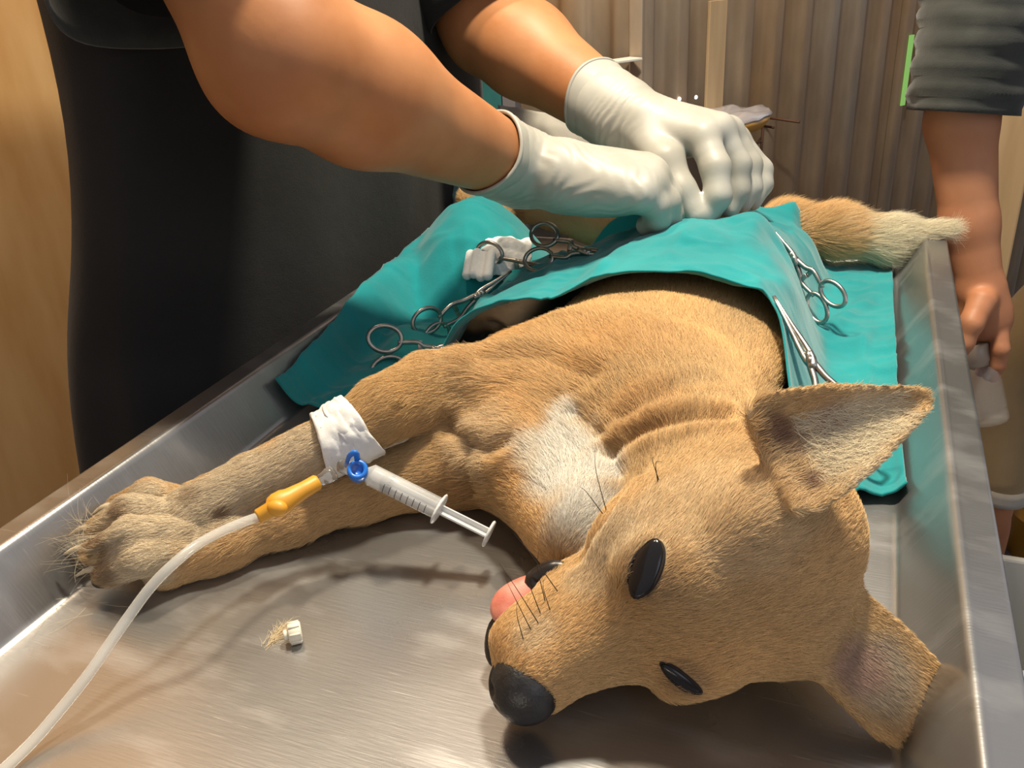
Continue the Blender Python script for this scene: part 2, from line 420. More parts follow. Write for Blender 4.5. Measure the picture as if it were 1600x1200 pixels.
# timber batten nailed on the sheets
def on_wall_strip(px, py0, py1, width, thick, name, m, **kw):
    p = onwall(px, py0, .02); q = onwall(px, py1, .02)
    zc = (p[2]+q[2])/2; L = abs(p[2]-q[2])
    return mk(name, rbox((width, thick, L), .001, frame4((p[0], p[1], zc), np.array([*WD, 0]), (0, 0, 1))), m, smooth=False, **kw)

# ---- steel table: pan with sloping sides and a turned-over rim
X0, X1, Y0, Y1 = -.375, .040, .06, .945
def rrect(off, z, r0=.02, seg=5):
    r = max(r0+off, .004); pts = []
    cx = [(X1+off-r, Y1+off-r, 0), (X0-off+r, Y1+off-r, 90), (X0-off+r, Y0-off+r, 180), (X1+off-r, Y0-off+r, 270)]
    for x, y, a0 in cx:
        for k in range(seg+1):
            a = math.radians(a0+90*k/seg); pts.append((x+r*math.cos(a), y+r*math.sin(a), z))
    return np.array(pts)
prof = [(-.004, 0), (-.0015, .0004), (.0005, .0018), (.0019, .0042), (.0185, .0330), (.0198, .0352), (.0212, .0366), (.0228, .0372), (.0245, .0368), (.0262, .0360),
        (.0385, .0352), (.0402, .0346), (.0410, .0330), (.0410, .0130), (.0398, .0130), (.0396, .0320), (.0225, .0332), (.0030, .0), (.0, -.0020), (-.004, -.0022)]
rings = [rrect(o, z) for o, z in prof]; n = len(rings[0]); V = np.concatenate(rings); F = []
for i in range(len(rings)-1):
    for k in range(n): F.append((i*n+k, i*n+(k+1) % n, (i+1)*n+(k+1) % n, (i+1)*n+k))
F.append(tuple(range(n-1, -1, -1))); F.append(tuple((len(rings)-1)*n+k for k in range(n)))
F = [tuple(reversed(f)) for f in F]
tab = thing('operating_table', (-.17, .5, -.85), 'stainless steel operating table with a raised rim under the dog', 'table')
tray = mk('table_pan', (V, F), M_STEEL, tab)
for x in (X0+.03, X1-.03):
    for y in (Y0+.05, Y1-.06):
        mk('leg', tube([(x, y, -.84), (x, y, -.003)], .016, 14), M_STEEL, tab)
mk('cross_bar', cat_(tube([(X0+.03, Y0+.05, -.6), (X0+.03, Y1-.06, -.6)], .011, 10), tube([(X1-.03, Y0+.05, -.6), (X1-.03, Y1-.06, -.6)], .011, 10)), M_STEEL, tab)
# ------------------------------------------------------------------ the dog
HC = np.array([-.0521, .3038, .0475]); HS = .770
HF, HL, HD = np.array([-.6616, -.7211, -.2055]), np.array([-.3527, .0575, .934]), np.array([.6617, -.6904, .2924])
HA = np.stack([HF, HL, HD], 1)
def hp(f, l, d): return HC + HA @ (np.array([f, l, d])*HS)
def hr(*r): return np.array(r)*HS
VOX = .0017
G = Grid((-.425, .20, -.008), (.085, .985, .165), VOX)
# trunk
G.ell((-.118, .59, .040), (.086, .15, .042), k=.0)
G.ell((-.115, .71, .036), (.068, .14, .038), k=.03)
G.ell((-.095, .84, .020), (.060, .085, .025), k=.03)
G.ell((-.120, .49, .042), (.076, .085, .043), k=.03)
G.cone((-.040, .360, .050), (-.105, .465, .048), .043, .052, .025)
G.cone((-.168, .425, .032), (-.15, .50, .042), .034, .05, .02)
G.cone((-.165, .425, .030), P(925, 830, z=.035), .034, .030, .02)
G.ell((-.185, .478, .050), (.046, .045, .032), k=.02)           # upper arm muscle
# lower fore leg
LL = [(-.185, .430, .028), P(705, 728, z=.022), P(570, 765, z=.018), P(450, 808, z=.0155), P(345, 846, z=.013), P(262, 884, z=.011)]
G.chain(LL, [.033, .0235, .0170, .0145, .0150, .0130], .012)
# upper fore leg
EL = P(672, 612, z=.062)
UL = [(-.168, .470, .052), EL, P(600, 640, z=.064), P(535, 682, z=.056), P(400, 748, z=.040), P(300, 803, z=.029)]
G.chain(UL[:2], [.031, .0235], .012); G.chain(UL[1:], [.0235, .0195, .0158, .0145, .0155], .003)
toes = [(P(300, 790, z=.028), P(235, 776, z=.034), P(190, 792, z=.025)), (P(290, 808, z=.030), P(205, 800, z=.037), P(158, 828, z=.026)),
        (P(290, 832, z=.026), P(205, 836, z=.034), P(152, 862, z=.023)), (P(300, 855, z=.019), P(222, 872, z=.025), P(172, 894, z=.014))]
for a, b, c in toes: G.chain([a, b, c], [.0088, .0092, .0078], .0022)
G.ell(P(280, 825, z=.022), (.017, .017, .011), k=.006)
for (a, b, c), (a2, b2, c2) in zip(toes[:-1], toes[1:]):
    up_ = np.array([0, -.004, .0085]); G.cone((b+b2)/2+up_*1.05, (c+c2)/2+up_*.8, .0012, .0034, .003, op='s')
# hind leg lying to the left, hind paw, tail
HK = [(-.12, .86, .030), (-.215, .855, .032), (-.300, .875, .048), P(742, 312, y=.86), P(780, 338, y=.835)]
G.chain(HK, [.035, .024, .015, .014, .012], .012)
TLc = [(-.090, .870, .028), P(1225, 360, y=.905), P(1300, 364, y=.905), P(1385, 376, y=.905), P(1468, 362, y=.905)]
G.chain(TLc, [.022, .021, .021, .018, .006], .012)
# head
G.ell(hp(-.040, 0, .000), hr(.070, .057, .052), HA, .02)
G.ell(hp(-.074, .008, .004), hr(.034, .042, .036), HA, .02)
for s in (1, -1):
    G.ell(hp(-.016, .033*s, -.020), hr(.046, .026, .036), HA, .014)
    G.ell(hp(.006, .027*s, .020), hr(.026, .019, .017), HA, .012)
    G.ell(hp(-.045, .036*s, .030), hr(.030, .022, .020), HA, .014)
G.cone(hp(.005, 0, -.010), hp(.084, -.004, -.023), .0360*HS, .0235*HS, .022, sq=(HD, 1.05))
G.ell(hp(.089, -.006, -.021), hr(.017, .0215, .0185), HA, .010)
for s in (1, -1): G.ell(hp(.056, .0155*s, -.034), hr(.046, .0135, .0185), HA, .010)
G.chain([hp(-.005, 0, -.046), hp(.045, .006, -.051), hp(.084, .001, -.055)], [.028*HS, .018*HS, .0105*HS], .008)
G.ell(hp(.018, .036, .011), hr(.017, .011, .011), HA, .008)   # lids
G.ell(hp(.018, -.036, .011), hr(.017, .011, .011), HA, .008)
# mouth slit along the upper side
G.cone(hp(.040, .030, -.050), hp(.070, .024, -.048), .0022, .0026, .002, op='s')
G.cone(hp(.070, .024, -.048), hp(.104, .006, -.044), .0026, .0026, .002, op='s')
# ears: hollow leaves
def ear(base, tip, nn, w0, curl, th, prof, bend=0.0, k=.006):
    base, tip = np.asarray(base), np.asarray(tip); L = np.linalg.norm(tip-base); e = (tip-base)/L
    nn = nrm(np.asarray(nn)-e*(np.asarray(nn)@e)); wv = np.cross(nn, e)
    R = w0*1.6
    sl, X, Y, Z = G.box(np.minimum(base, tip)-R, np.maximum(base, tip)+R)
    X, Y, Z = X-base[0], Y-base[1], Z-base[2]
    u = (X*e[0]+Y*e[1]+Z*e[2])/L; v = X*wv[0]+Y*wv[1]+Z*wv[2]; h = X*nn[0]+Y*nn[1]+Z*nn[2]
    us, ws = zip(*prof); hw = w0*np.interp(u, us, ws)
    c = curl*(v/np.maximum(hw, .25*w0))**2*np.clip(1.15-.6*u, .2, 1)+bend*u*u
    d = np.maximum(np.abs(h-c)-th*(1.25-.5*u), np.abs(v)-hw)
    d = np.maximum(d, np.maximum((u-1)*L, (-.12-u)*L))
    G.put(d*.8, sl, k)
    return base, e, L, wv, nn, w0
E1B = P(1222, 714, y=.322); E1T = P(1452, 620, y=.352)
EPROF = [(-.12, .85), (0, .98), (.18, .93), (.42, .75), (.65, .52), (.82, .34), (.93, .215), (.98, .14), (1.0, .08), (1.02, 0)]
EAR1 = ear(E1B, E1T, (.05, -.80, .60), .0250, .0085, .0022, EPROF, 0.0)
E2B = hp(-.062, -.038, .026); E2T = P(1445, 1118, z=.012)
EPROF2 = [(-.12, .85), (0, .95), (.3, .98), (.6, 1.0), (.85, .98), (.97, .86), (1.0, .8), (1.02, .6)]
EAR2 = ear(E2B, E2T, (.10, -.45, .89), .0225, .004, .0017, EPROF2, -.004)
# lies on the pan and its sloping side
sl, X, Y, Z = G.box(G.lo, G.lo+VOX*G.n)
tabz = np.maximum(0, np.minimum((-.375-X)*1.75, .0375)); tabz = np.maximum(tabz, np.maximum(0, np.minimum((X-.040)*1.75, .0375)))
G.D = np.maximum(G.D, (tabz+.0006-Z).astype(np.float32)*.9)
DV, DF = G.mesh()
# tidy small islands off (keep the biggest): not needed, all pieces touch
DBVH = BVHTree.FromPolygons(DV.tolist(), DF.tolist())
# skin folds of the neck, arm pit and elbow
def vnormals(V, Q):
    N = np.zeros_like(V); c = np.cross(V[Q[:, 2]]-V[Q[:, 0]], V[Q[:, 3]]-V[Q[:, 1]])
    for k in range(4): np.add.at(N, Q[:, k], c)
    return N/(np.linalg.norm(N, axis=1)[:, None]+1e-15)
DN = vnormals(DV, DF); DISP = np.zeros(len(DV))
def crease(pxs, depth, width):
    pts = []
    for q in pxs:
        r = DBVH.ray_cast(Vector(CAMP), Vector(nrm(ray(*q))))
        if r[0] is not None: pts.append(np.array(r[0]))
    if len(pts) < 2: return
    pts = catmull(pts, 24); d = np.full(len(DV), 9.)
    for a, b in zip(pts[:-1], pts[1:]):
        t = np.clip(((DV-a)@(b-a))/((b-a)@(b-a)), 0, 1); d = np.minimum(d, np.linalg.norm(DV-a-t[:, None]*(b-a), axis=1))
    DISP[:] += -depth*np.exp(-(d/width)**2)+.45*depth*np.exp(-((d-2*width)/width)**2)
crease([(950, 715), (1000, 680), (1060, 660), (1130, 655)], .0032, .0045)
crease([(985, 655), (1040, 620), (1100, 600)], .0018, .0060)
crease([(905, 650), (955, 700), (968, 745)], .0020, .0040)
crease([(700, 655), (735, 690), (765, 700), (800, 690)], .0040, .0050)
crease([(735, 690), (742, 735), (748, 770)], .0030, .0045)
crease([(760, 560), (850, 560), (930, 590)], .0025, .0070)
crease([(905, 880), (945, 815), (975, 770)], .0020, .0035)
DV = DV+DN*DISP[:, None]+DN*(.0006*vnoise(DV, .02, 91))[:, None]
DV[:, 2] = np.maximum(DV[:, 2], .0006)
DBVH = BVHTree.FromPolygons(DV.tolist(), DF.tolist())
def dhit(px, py):
    d = nrm(ray(px, py)); r = DBVH.ray_cast(Vector(CAMP), Vector(d))
    return (np.array(r[0]), np.array(r[1])) if r[0] is not None else (None, None)
# body-top height map for the drape
hx = G.lo[0]+VOX*np.arange(G.n[0]); hy = G.lo[1]+VOX*np.arange(G.n[1]); hz = G.lo[2]+VOX*np.arange(G.n[2])
HTOP = np.where((G.D < 0).any(2), hz[(G.n[2]-1)-np.argmax((G.D < 0)[:, :, ::-1], axis=2)], 0.0)
del G.D

# --- coat colours (albedo), by place on the body
TAN = np.array([.72, .490, .240]); CREAM = np.array([.72, .60, .42]); WHITE = np.array([.80, .76, .68]); GOLD = np.array([.62, .40, .16]); RED = np.array([.52, .29, .11])
def spot(px, py): return dhit(px, py)[0]
PATCH = []   # (centre, radius, softness, colour, strength)
def patch(px, py, rad, colr, s=1.0, soft=.5):
    c = spot(px, py)
    if c is not None: PATCH.append((c, rad, soft, np.array(colr), s))
patch(890, 700, .018, WHITE, 1); patch(870, 740, .018, WHITE, 1); patch(905, 800, .018, WHITE, 1); patch(895, 655, .010, WHITE, .9); patch(940, 730, .012, WHITE, .9); patch(840, 700, .012, WHITE, .6)
patch(760, 680, .022, CREAM, .6); patch(720, 780, .02, RED, .7)
for q in ((190, 785), (235, 778), (490, 700), (440, 730), (380, 755), (330, 785), (270, 810), (230, 850), (200, 800), (200, 880)): patch(*q, .020, CREAM, .95, .4)
patch(150, 845, .008, (.30, .19, .10), .7); patch(165, 893, .008, (.28, .17, .09), .7); patch(185, 800, .007, (.30, .19, .10), .7); patch(300, 770, .006, (.26, .15, .07), .5); patch(352, 798, .004, (.22, .12, .06), .8); patch(628, 632, .0032, (.10, .05, .03), 1, .3); patch(944, 882, .0022, (.10, .06, .04), 1, .3)
patch(960, 840, .016, CREAM, .7); patch(915, 900, .011, CREAM, .6); patch(1060, 800, .02, CREAM, .35); patch(830, 990, .009, CREAM, .55); patch(1180, 820, .025, CREAM, .25)
patch(1120, 775, .030, (.78, .60, .36), .5); patch(1000, 520, .035, RED, .25); patch(1010, 640, .02, RED, .45); patch(620, 600, .03, GOLD, .5)
patch(1340, 690, .014, (.80, .70, .52), 1, .7); patch(1385, 655, .010, (.78, .66, .46), .9, .7); patch(1300, 715, .013, (.78, .66, .46), .7, .7)
patch(1008, 888, .0105, (.33, .22, .14), .55, .5); patch(1064, 1062, .0085, (.33, .22, .14), .5, .5)
patch(1375, 1060, .016, (.50, .42, .32), .9); patch(1330, 1040, .012, (.45, .28, .22), .7)
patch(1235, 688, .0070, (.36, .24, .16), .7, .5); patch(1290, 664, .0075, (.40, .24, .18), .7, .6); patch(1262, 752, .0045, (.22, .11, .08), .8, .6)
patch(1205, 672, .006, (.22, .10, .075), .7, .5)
TAILC = P(1430, 372, y=.905); PATCH.append((TAILC, .060, .35, np.array([.78, .70, .52]), 1.0))
EYEP = [dhit(1008, 888), dhit(1064, 1062)]
def coat(p):
    c = np.repeat(TAN[None], len(p), 0)
    nz = vnoise(p, .035, 3)[:, None]; c = c*(1+.14*nz)+np.array([.02, .0, -.01])*nz
    for ctr, rad, soft, colr, s in PATCH:
        d = np.linalg.norm(p-ctr, axis=1)/rad+.25*vnoise(p, .010, 5)
        wgt = (s*(1-sstep(1-soft, 1+soft, d)))[:, None]; c = c*(1-wgt)+colr*wgt
    return c
def eye_mask(p):
    m = np.zeros(len(p))
    for (c, nn), (ra, rb, axis) in zip(EYEP, EYESHAPE):
        q = p-c; a = q@axis; b = np.linalg.norm(q-np.outer(a, axis), axis=1)
        m = np.maximum(m, 1-sstep(.9, 1.25, np.sqrt((a/ra)**2+(b/rb)**2)))
    return m
e_top, e_bot = dhit(1027, 842)[0], dhit(992, 932)[0]
f_a, f_b = dhit(1032, 1038)[0], dhit(1095, 1085)[0]
EYESHAPE = [(np.linalg.norm(e_top-e_bot)*.55, .0062, nrm(e_top-e_bot)), (np.linalg.norm(f_a-f_b)*.5, .0031, nrm(f_a-f_b))]

dog = thing('dog', (-.12, .6, 0), 'tan dog lying anaesthetised on its side on the steel table', 'dog')
M_COAT = mat('dog_skin', (.5, .3, .12), .8, spec=.1)
nn_, ll_, bb_ = nodes(M_COAT); at_ = nn_.new('ShaderNodeAttribute'); at_.attribute_name = 'coat'; ll_.new(at_.outputs['Color'], bb_.inputs['Base Color'])
body = mk('body', (DV, DF), M_COAT, dog)
em = eye_mask(DV)[:, None]
cc = coat(DV)*.80*(1-em)+np.array([.018, .015, .015])*em
ca = body.data.color_attributes.new('coat', 'FLOAT_COLOR', 'POINT')
ca.data.foreach_set('color', np.column_stack([cc, np.ones(len(cc))]).astype(np.float32).ravel())

# --- fur
M_FUR = mat('dog_fur', (.5, .3, .12), .55, spec=.25)
nn_, ll_, bb_ = nodes(M_FUR); at_ = nn_.new('ShaderNodeAttribute'); at_.attribute_name = 'hair_colour'; ll_.new(at_.outputs['Color'], bb_.inputs['Base Color'])
def add_translucency(m, fac):
    n, l, b = nodes(m); out = [q for q in n if q.type == 'OUTPUT_MATERIAL'][0]; src = b.inputs['Base Color'].links[0].from_socket
    tr = n.new('ShaderNodeBsdfTranslucent'); mx = n.new('ShaderNodeMixShader'); mx.inputs[0].default_value = fac
    l.new(src, tr.inputs['Color']); l.new(b.outputs[0], mx.inputs[1]); l.new(tr.outputs[0], mx.inputs[2]); l.new(mx.outputs[0], out.inputs['Surface'])
add_translucency(M_FUR, .22); add_translucency(M_COAT, .12)
def make_hair(name, roots, dirs, norms, length, lift, cols, rad, parent, npt=5, jitter=.25, curl=.0):
    N = len(roots); d = dirs+rng.normal(0, jitter, (N, 3)); d -= norms*(d*norms).sum(1)[:, None]; d /= np.linalg.norm(d, axis=1)[:, None]+1e-9
    t = np.linspace(0, 1, npt)
    lf = lift*(1+rng.normal(0, .25, N)); 
    side = np.cross(norms, d)*rng.normal(0, curl+1e-6, N)[:, None]
    # rise from the skin, then lie over along the lay of the coat
    pts = roots[:, None]+length[:, None, None]*(d[:, None]*(t[None, :, None])+norms[:, None]*((lf[:, None]*(t-.55*t*t))[:, :, None])+side[:, None]*(t*t)[None, :, None])
    hc = bpy.data.hair_curves.new(name); hc.add_curves([npt]*N)
    org = ORG[parent.name]
    hc.attributes['position'].data.foreach_set('vector', (pts+[0, 0, T]-org).astype(np.float32).ravel())
    ra = hc.attributes.get('radius') or hc.attributes.new('radius', 'FLOAT', 'POINT')
    ra.data.foreach_set('value', (rad[:, None]*np.linspace(1, .25, npt)[None]).astype(np.float32).ravel())
    a = hc.attributes.new('hair_colour', 'FLOAT_COLOR', 'CURVE')
    a.data.foreach_set('color', np.column_stack([cols, np.ones(N)]).astype(np.float32).ravel())
    o = bpy.data.objects.new(name, hc); COL.objects.link(o); o.parent = parent; ORG[o.name] = org
    return o
ANCH = []   # lay of the coat: (point, direction, reach)
def anchor(p, d, s): ANCH.append((np.asarray(p, float), nrm(d), s))
for f in (.10, .06, .02, -.03, -.07): anchor(hp(f, 0, .01), -HF, .035)
anchor(hp(-.02, .04, -.02), -HF*.8-HD*.5, .03); anchor(hp(-.06, .02, -.04), -HF-HD*.4, .03)
anchor((-.07, .42, .06), (-.05, .12, 0), .05); anchor((-.13, .47, .05), (-.10, .10, -.02), .05); anchor((-.17, .43, .04), (-.10, .04, -.04), .04)
anchor((-.12, .6, .1), (-.03, .12, 0), .09); anchor((-.12, .75, .1), (0, .1, 0), .1); anchor((-.1, .87, .08), (0, .1, 0), .08); anchor((-.04, .6, .05), (.02, .12, -.03), .06)
for ch in (UL, LL):
    for a, b in zip(ch[:-1], ch[1:]): anchor((np.asarray(a)+b)/2, np.asarray(b)-a, .03)
for a, b, c in toes: anchor((a+c)/2, c-a, .02)
for a, b in zip(TLc[:-1], TLc[1:]): anchor((np.asarray(a)+b)/2, np.asarray(b)-a, .05)
for E_ in (EAR1, EAR2):
    for u in (.25, .55, .85): anchor(E_[0]+E_[1]*E_[2]*u, E_[1], .022)
def flow(p):
    acc = np.zeros_like(p); 
    for c, d, s in ANCH:
        acc += (np.exp(-((p-c)**2).sum(1)/(2*s*s))+1e-9)[:, None]*d
    return acc/(np.linalg.norm(acc, axis=1)[:, None]+1e-12)
TRI = np.concatenate([DF[:, [0, 1, 2]], DF[:, [0, 2, 3]]])
ta, tb, tc_ = DV[TRI[:, 0]], DV[TRI[:, 1]], DV[TRI[:, 2]]
cr = np.cross(tb-ta, tc_-ta); ar = np.linalg.norm(cr, axis=1)/2; tn = cr/(2*ar[:, None]+1e-15)
cen = (ta+tb+tc_)/3
view = nrm_v = CAMP-cen; view = view/np.linalg.norm(view, axis=1)[:, None]
wgt = ar*np.where((cen[:, 1] > .66) & (cen[:, 1] < .90) & (cen[:, 0] > -.33) & ~((cen[:, 1] > .855) & (cen[:, 0] > -.10)), .02, 1)*np.where(tn[:, 2] < -.6, .15, 1)
wgt *= np.where((tn*view).sum(1) < -.45, .25, 1)
dh = np.linalg.norm(cen-HC, axis=1); wgt *= np.where(dh < .11, 1.7, 1)
VN = np.zeros_like(DV)
for k in range(3): np.add.at(VN, TRI[:, k], cr)
VN /= np.linalg.norm(VN, axis=1)[:, None]+1e-15
NH = 400000
ti = rng.choice(len(TRI), NH, p=wgt/wgt.sum())
r1, r2 = np.sqrt(rng.random(NH)), rng.random(NH)
bc = np.stack([1-r1, r1*(1-r2), r1*r2], 1)
HR = (DV[TRI[ti]]*bc[:, :, None]).sum(1); HN = (VN[TRI[ti]]*bc[:, :, None]).sum(1); HN /= np.linalg.norm(HN, axis=1)[:, None]+1e-12
nose_c = hp(.097, -.007, -.017)
keep = (eye_mask(HR) < .45) & (np.linalg.norm((HR-nose_c)@HA/hr(.016, .019, .017), axis=1) > 1.0)
keep &= (HR[:, 2] > .002)
HR, HN = HR[keep], HN[keep]
fd = flow(HR); fd -= HN*(fd*HN).sum(1)[:, None]; fd /= np.linalg.norm(fd, axis=1)[:, None]+1e-9
hl = (HR-HC)@HA/HS   # head coordinates
dhead = np.linalg.norm(hl*[1, 1, 1], axis=1)
LEN = np.full(len(HR), .0105)
LEN = np.where(dhead < .16, .0045+.006*sstep(.075, .16, dhead), LEN)
LEN = np.where((hl[:, 0] > .02) & (dhead < .16), .0028+.0017*(1-sstep(.02, .08, hl[:, 0])), LEN)
def near_chain(p, ch):
    d = np.full(len(p), 9.)
    for a, b in zip(ch[:-1], ch[1:]):
        a, b = np.asarray(a), np.asarray(b); t = np.clip(((p-a)@(b-a))/((b-a)@(b-a)), 0, 1); d = np.minimum(d, np.linalg.norm(p-a-t[:, None]*(b-a), axis=1))
    return d
legd = np.minimum(near_chain(HR, UL[1:]), near_chain(HR, LL[1:]))
LEN = np.where(legd < .03, .0062, LEN)
paw = np.linalg.norm(HR-P(225, 840, z=.02), axis=1); LEN = np.where(paw < .04, .0042, LEN)
taild = near_chain(HR, TLc[1:]); LEN = np.where(taild < .035, .021, LEN)
LIFT = np.where(taild < .035, .50, .34)
for E_ in (EAR1, EAR2):
    q = HR-E_[0]; u = q@E_[1]/E_[2]; ins = (u > .02) & (np.abs(q@E_[4]) < .02) & (np.abs(q@E_[3]) < E_[5]*1.2)
    LEN = np.where(ins, .0030, LEN)
LEN *= rng.uniform(.65, 1.2, len(HR))
hc_ = coat(HR)*(1+.16*rng.normal(0, 1, len(HR))[:, None]).clip(.55, 1.5)
drk = rng.random(len(HR)) < .05; hc_[drk] *= .55
hc_ = np.clip(hc_, .01, .92)
clump = np.stack([vnoise(HR, .006, 11), vnoise(HR, .006, 12), vnoise(HR, .006, 13)], 1)
fur = make_hair('fur', HR, fd+.22*clump, HN, LEN, LIFT, hc_, np.full(len(HR), .000105), body, 5, .16, .08)
fur.data.materials.append(M_FUR); fur['kind'] = 'stuff'

# long pale hairs lining the hollow of the upright ear, and wisps round the paw
q = HR-EAR1[0]; u = q@EAR1[1]/EAR1[2]; v = q@EAR1[3]; inn = (u > .12) & (u < .85) & (np.abs(v) < EAR1[5]*(.62-.45*u)) & ((HN@EAR1[4]) > .35) & (np.abs(q@EAR1[4]) < .02)
pick = np.flatnonzero(inn); pick = rng.choice(pick, min(1500, len(pick)), replace=False)
edir = EAR1[1]*.6+np.outer(-np.sign(v[pick])*.0+1.0, -EAR1[3])*.5+np.array([0, 0, .1])
lining = make_hair('ear_lining', HR[pick], edir, HN[pick], rng.uniform(.004, .008, len(pick)), np.full(len(pick), .35), np.tile([.80, .72, .54], (len(pick), 1))*rng.uniform(.8, 1.1, (len(pick), 1)), np.full(len(pick), .0001), body, 5, .3, .15)
lining.data.materials.append(M_FUR); lining['kind'] = 'stuff'
pt = np.flatnonzero(np.linalg.norm(HR-P(150, 860, z=.02), axis=1) < .018); pt = rng.choice(pt, min(140, len(pt)), replace=False)
wisps = make_hair('paw_wisps', HR[pt], np.tile(nrm([-.9, -.3, .0]), (len(pt), 1)), HN[pt], rng.uniform(.010, .026, len(pt)), np.full(len(pt), .6), np.tile([.66, .56, .40], (len(pt), 1)), np.full(len(pt), .00008), body, 6, .45, .4)
wisps.data.materials.append(M_FUR); wisps['kind'] = 'stuff'
# --- nose, eyes, mouth, claws, whiskers
g = Grid(nose_c-.022, nose_c+.022, .0008)
nose_c = nose_c+HA@hr(.003, -.001, -.001)
g.ell(nose_c, hr(.0175, .0205, .0190), HA, 0)
g.ell(nose_c+HA@hr(-.004, 0, .004), hr(.0155, .0170, .0165), HA, .004)
for s in (1, -1):
    g.ell(nose_c+HA@hr(.0160, .0085*s, -.001), hr(.0045, .0032, .0042), HA, .002, 's')
    g.cone(nose_c+HA@hr(.0125, .0130*s, -.004), nose_c+HA@hr(.004, .0200*s, -.006), .0016*HS, .0008*HS, .0015, 's')
g.cone(nose_c+HA@hr(.0175, 0, .004), nose_c+HA@hr(.014, 0, -.018), .0008, .0008, .001, 's')
mk('nose', g.mesh(), M_NOSE, dog, label='dark leathery nose with nostrils')
def ellipsoid(c, r, A, nu=20, nv=12):
    V = []; F = []
    for i in range(nv+1):
        t = math.pi*i/nv
        for j in range(nu):
            a = 2*math.pi*j/nu; V.append((math.sin(t)*math.cos(a), math.sin(t)*math.sin(a), math.cos(t)))
    for i in range(nv):
        for j in range(nu): F.append((i*nu+j, (i+1)*nu+j, (i+1)*nu+(j+1) % nu, i*nu+(j+1) % nu))
    return np.asarray(c)+(np.array(V)*r)@np.asarray(A).T, F
for i, ((c, n_), (ra, rb, axis)) in enumerate(zip(EYEP, EYESHAPE)):
    n_ = nrm(n_-axis*(n_@axis)); s_ = np.cross(n_, axis); A = np.stack([axis, s_, n_], 1)
    ed = .0025 if i == 0 else .0020
    e_ = mk('eye', ellipsoid(c-n_*(.0008 if i == 0 else .0003), (ra*.95, rb*.95, ed), A), M_EYE, dog)
    th = np.linspace(0, 2*np.pi, 40, endpoint=False)
    # almond of the lids, following the face
    ring = []
    for a in th:
        q = c+axis*ra*1.02*np.sign(np.cos(a))*abs(np.cos(a))**.9+s_*rb*1.05*np.sin(a)*abs(np.sin(a))**.35
        r_ = DBVH.find_nearest(Vector(q)); ring.append(np.array(r_[0])+n_*.0004)
    ring = np.array(ring)
    for _ in range(2): ring = (np.roll(ring, 1, 0)+2*ring+np.roll(ring, -1, 0))/4
    mk('eyelid', tube(ring, .0007, 8, closed=True), M_LID, dog)
# tongue lolling between the lips
tg_c = [hp(.044, .010, -.053), hp(.063, .013, -.058), hp(.076, .013, -.063), hp(.081, .009, -.071)]
tl = catmull(tg_c, 14); g = Grid(np.min(tg_c, 0)-.016, np.max(tg_c, 0)+.016, .0008)
for k in range(13):
    w_ = .0125*math.sin(math.pi*(.25+.65*k/12))**.5
    g.cone(tl[k], tl[k+1], w_*.95, w_*.95, .001, sq=(nrm(HD*.8+HL*.75), 3.0))
g.cone(tl[4]+nrm(HD*.8+HL*.75)*.0036, tl[12]+nrm(HD*.8+HL*.75)*.004, .0007, .0006, .0015, 's')
mk('tongue', g.mesh(), M_TONGUE, dog, label='pink tongue lolling out of the mouth')
lip = catmull([P(893, 884, y=hp(.042, .024, -.055)[1]), hp(.050, .024, -.060), hp(.060, .021, -.063), P(842, 925, y=hp(.066, .018, -.06)[1])], 12)
mk('lip', tube(lip, np.interp(np.linspace(0, 1, 12), [0, .2, .7, 1], [.001, .0050, .0052, .0015])*.95, 10), M_LIP, dog, label='dark wet lip at the mouth corner')
lip2 = catmull([hp(.083, .012, -.064), hp(.092, .004, -.067), hp(.099, -.006, -.064), hp(.101, -.015, -.054)], 12)
mk('lip', tube(lip2, np.interp(np.linspace(0, 1, 12), [0, .2, .8, 1], [.0015, .0042, .0040, .0012]), 10), M_LIP, dog, label='dark lower lip in front of the tongue')
# claws and pads of the paw
clawdir = [P(150, 806, z=.026), P(112, 840, z=.026), P(108, 868, z=.023), P(122, 902, z=.014)]
for (a, b, c), q in zip(toes, clawdir):
    d = nrm(q-c); pts = catmull([c+d*.003+[0, 0, .003], c+d*.010+[0, 0, .0038], c+d*.017+[0, 0, .001]], 7)
    mk('claw', tube(pts, np.linspace(.0026, .0006, 7), 8), M_CLAW, dog)
    mk('paw_pad', ellipsoid(c+d*.0045-[0, 0, .0040], (.0060, .0056, .0040), np.stack([d, nrm(np.cross([0, 0, 1], d)), np.cross(d, nrm(np.cross([0, 0, 1], d)))], 1), 12, 8), M_PAD, dog)
hc2, hd2 = HK[-1], nrm(np.asarray(HK[-1])-HK[-2])
for k in (-1, 0, 1):
    sd = nrm(np.cross(hd2, [0, 0, 1])); b0 = hc2+hd2*.010+sd*.008*k
    mk('claw', tube([b0, b0+hd2*.008+[0, 0, .001], b0+hd2*.014-[0, 0, .003]], [.0028, .0022, .0006], 8), M_IVORY, dog)
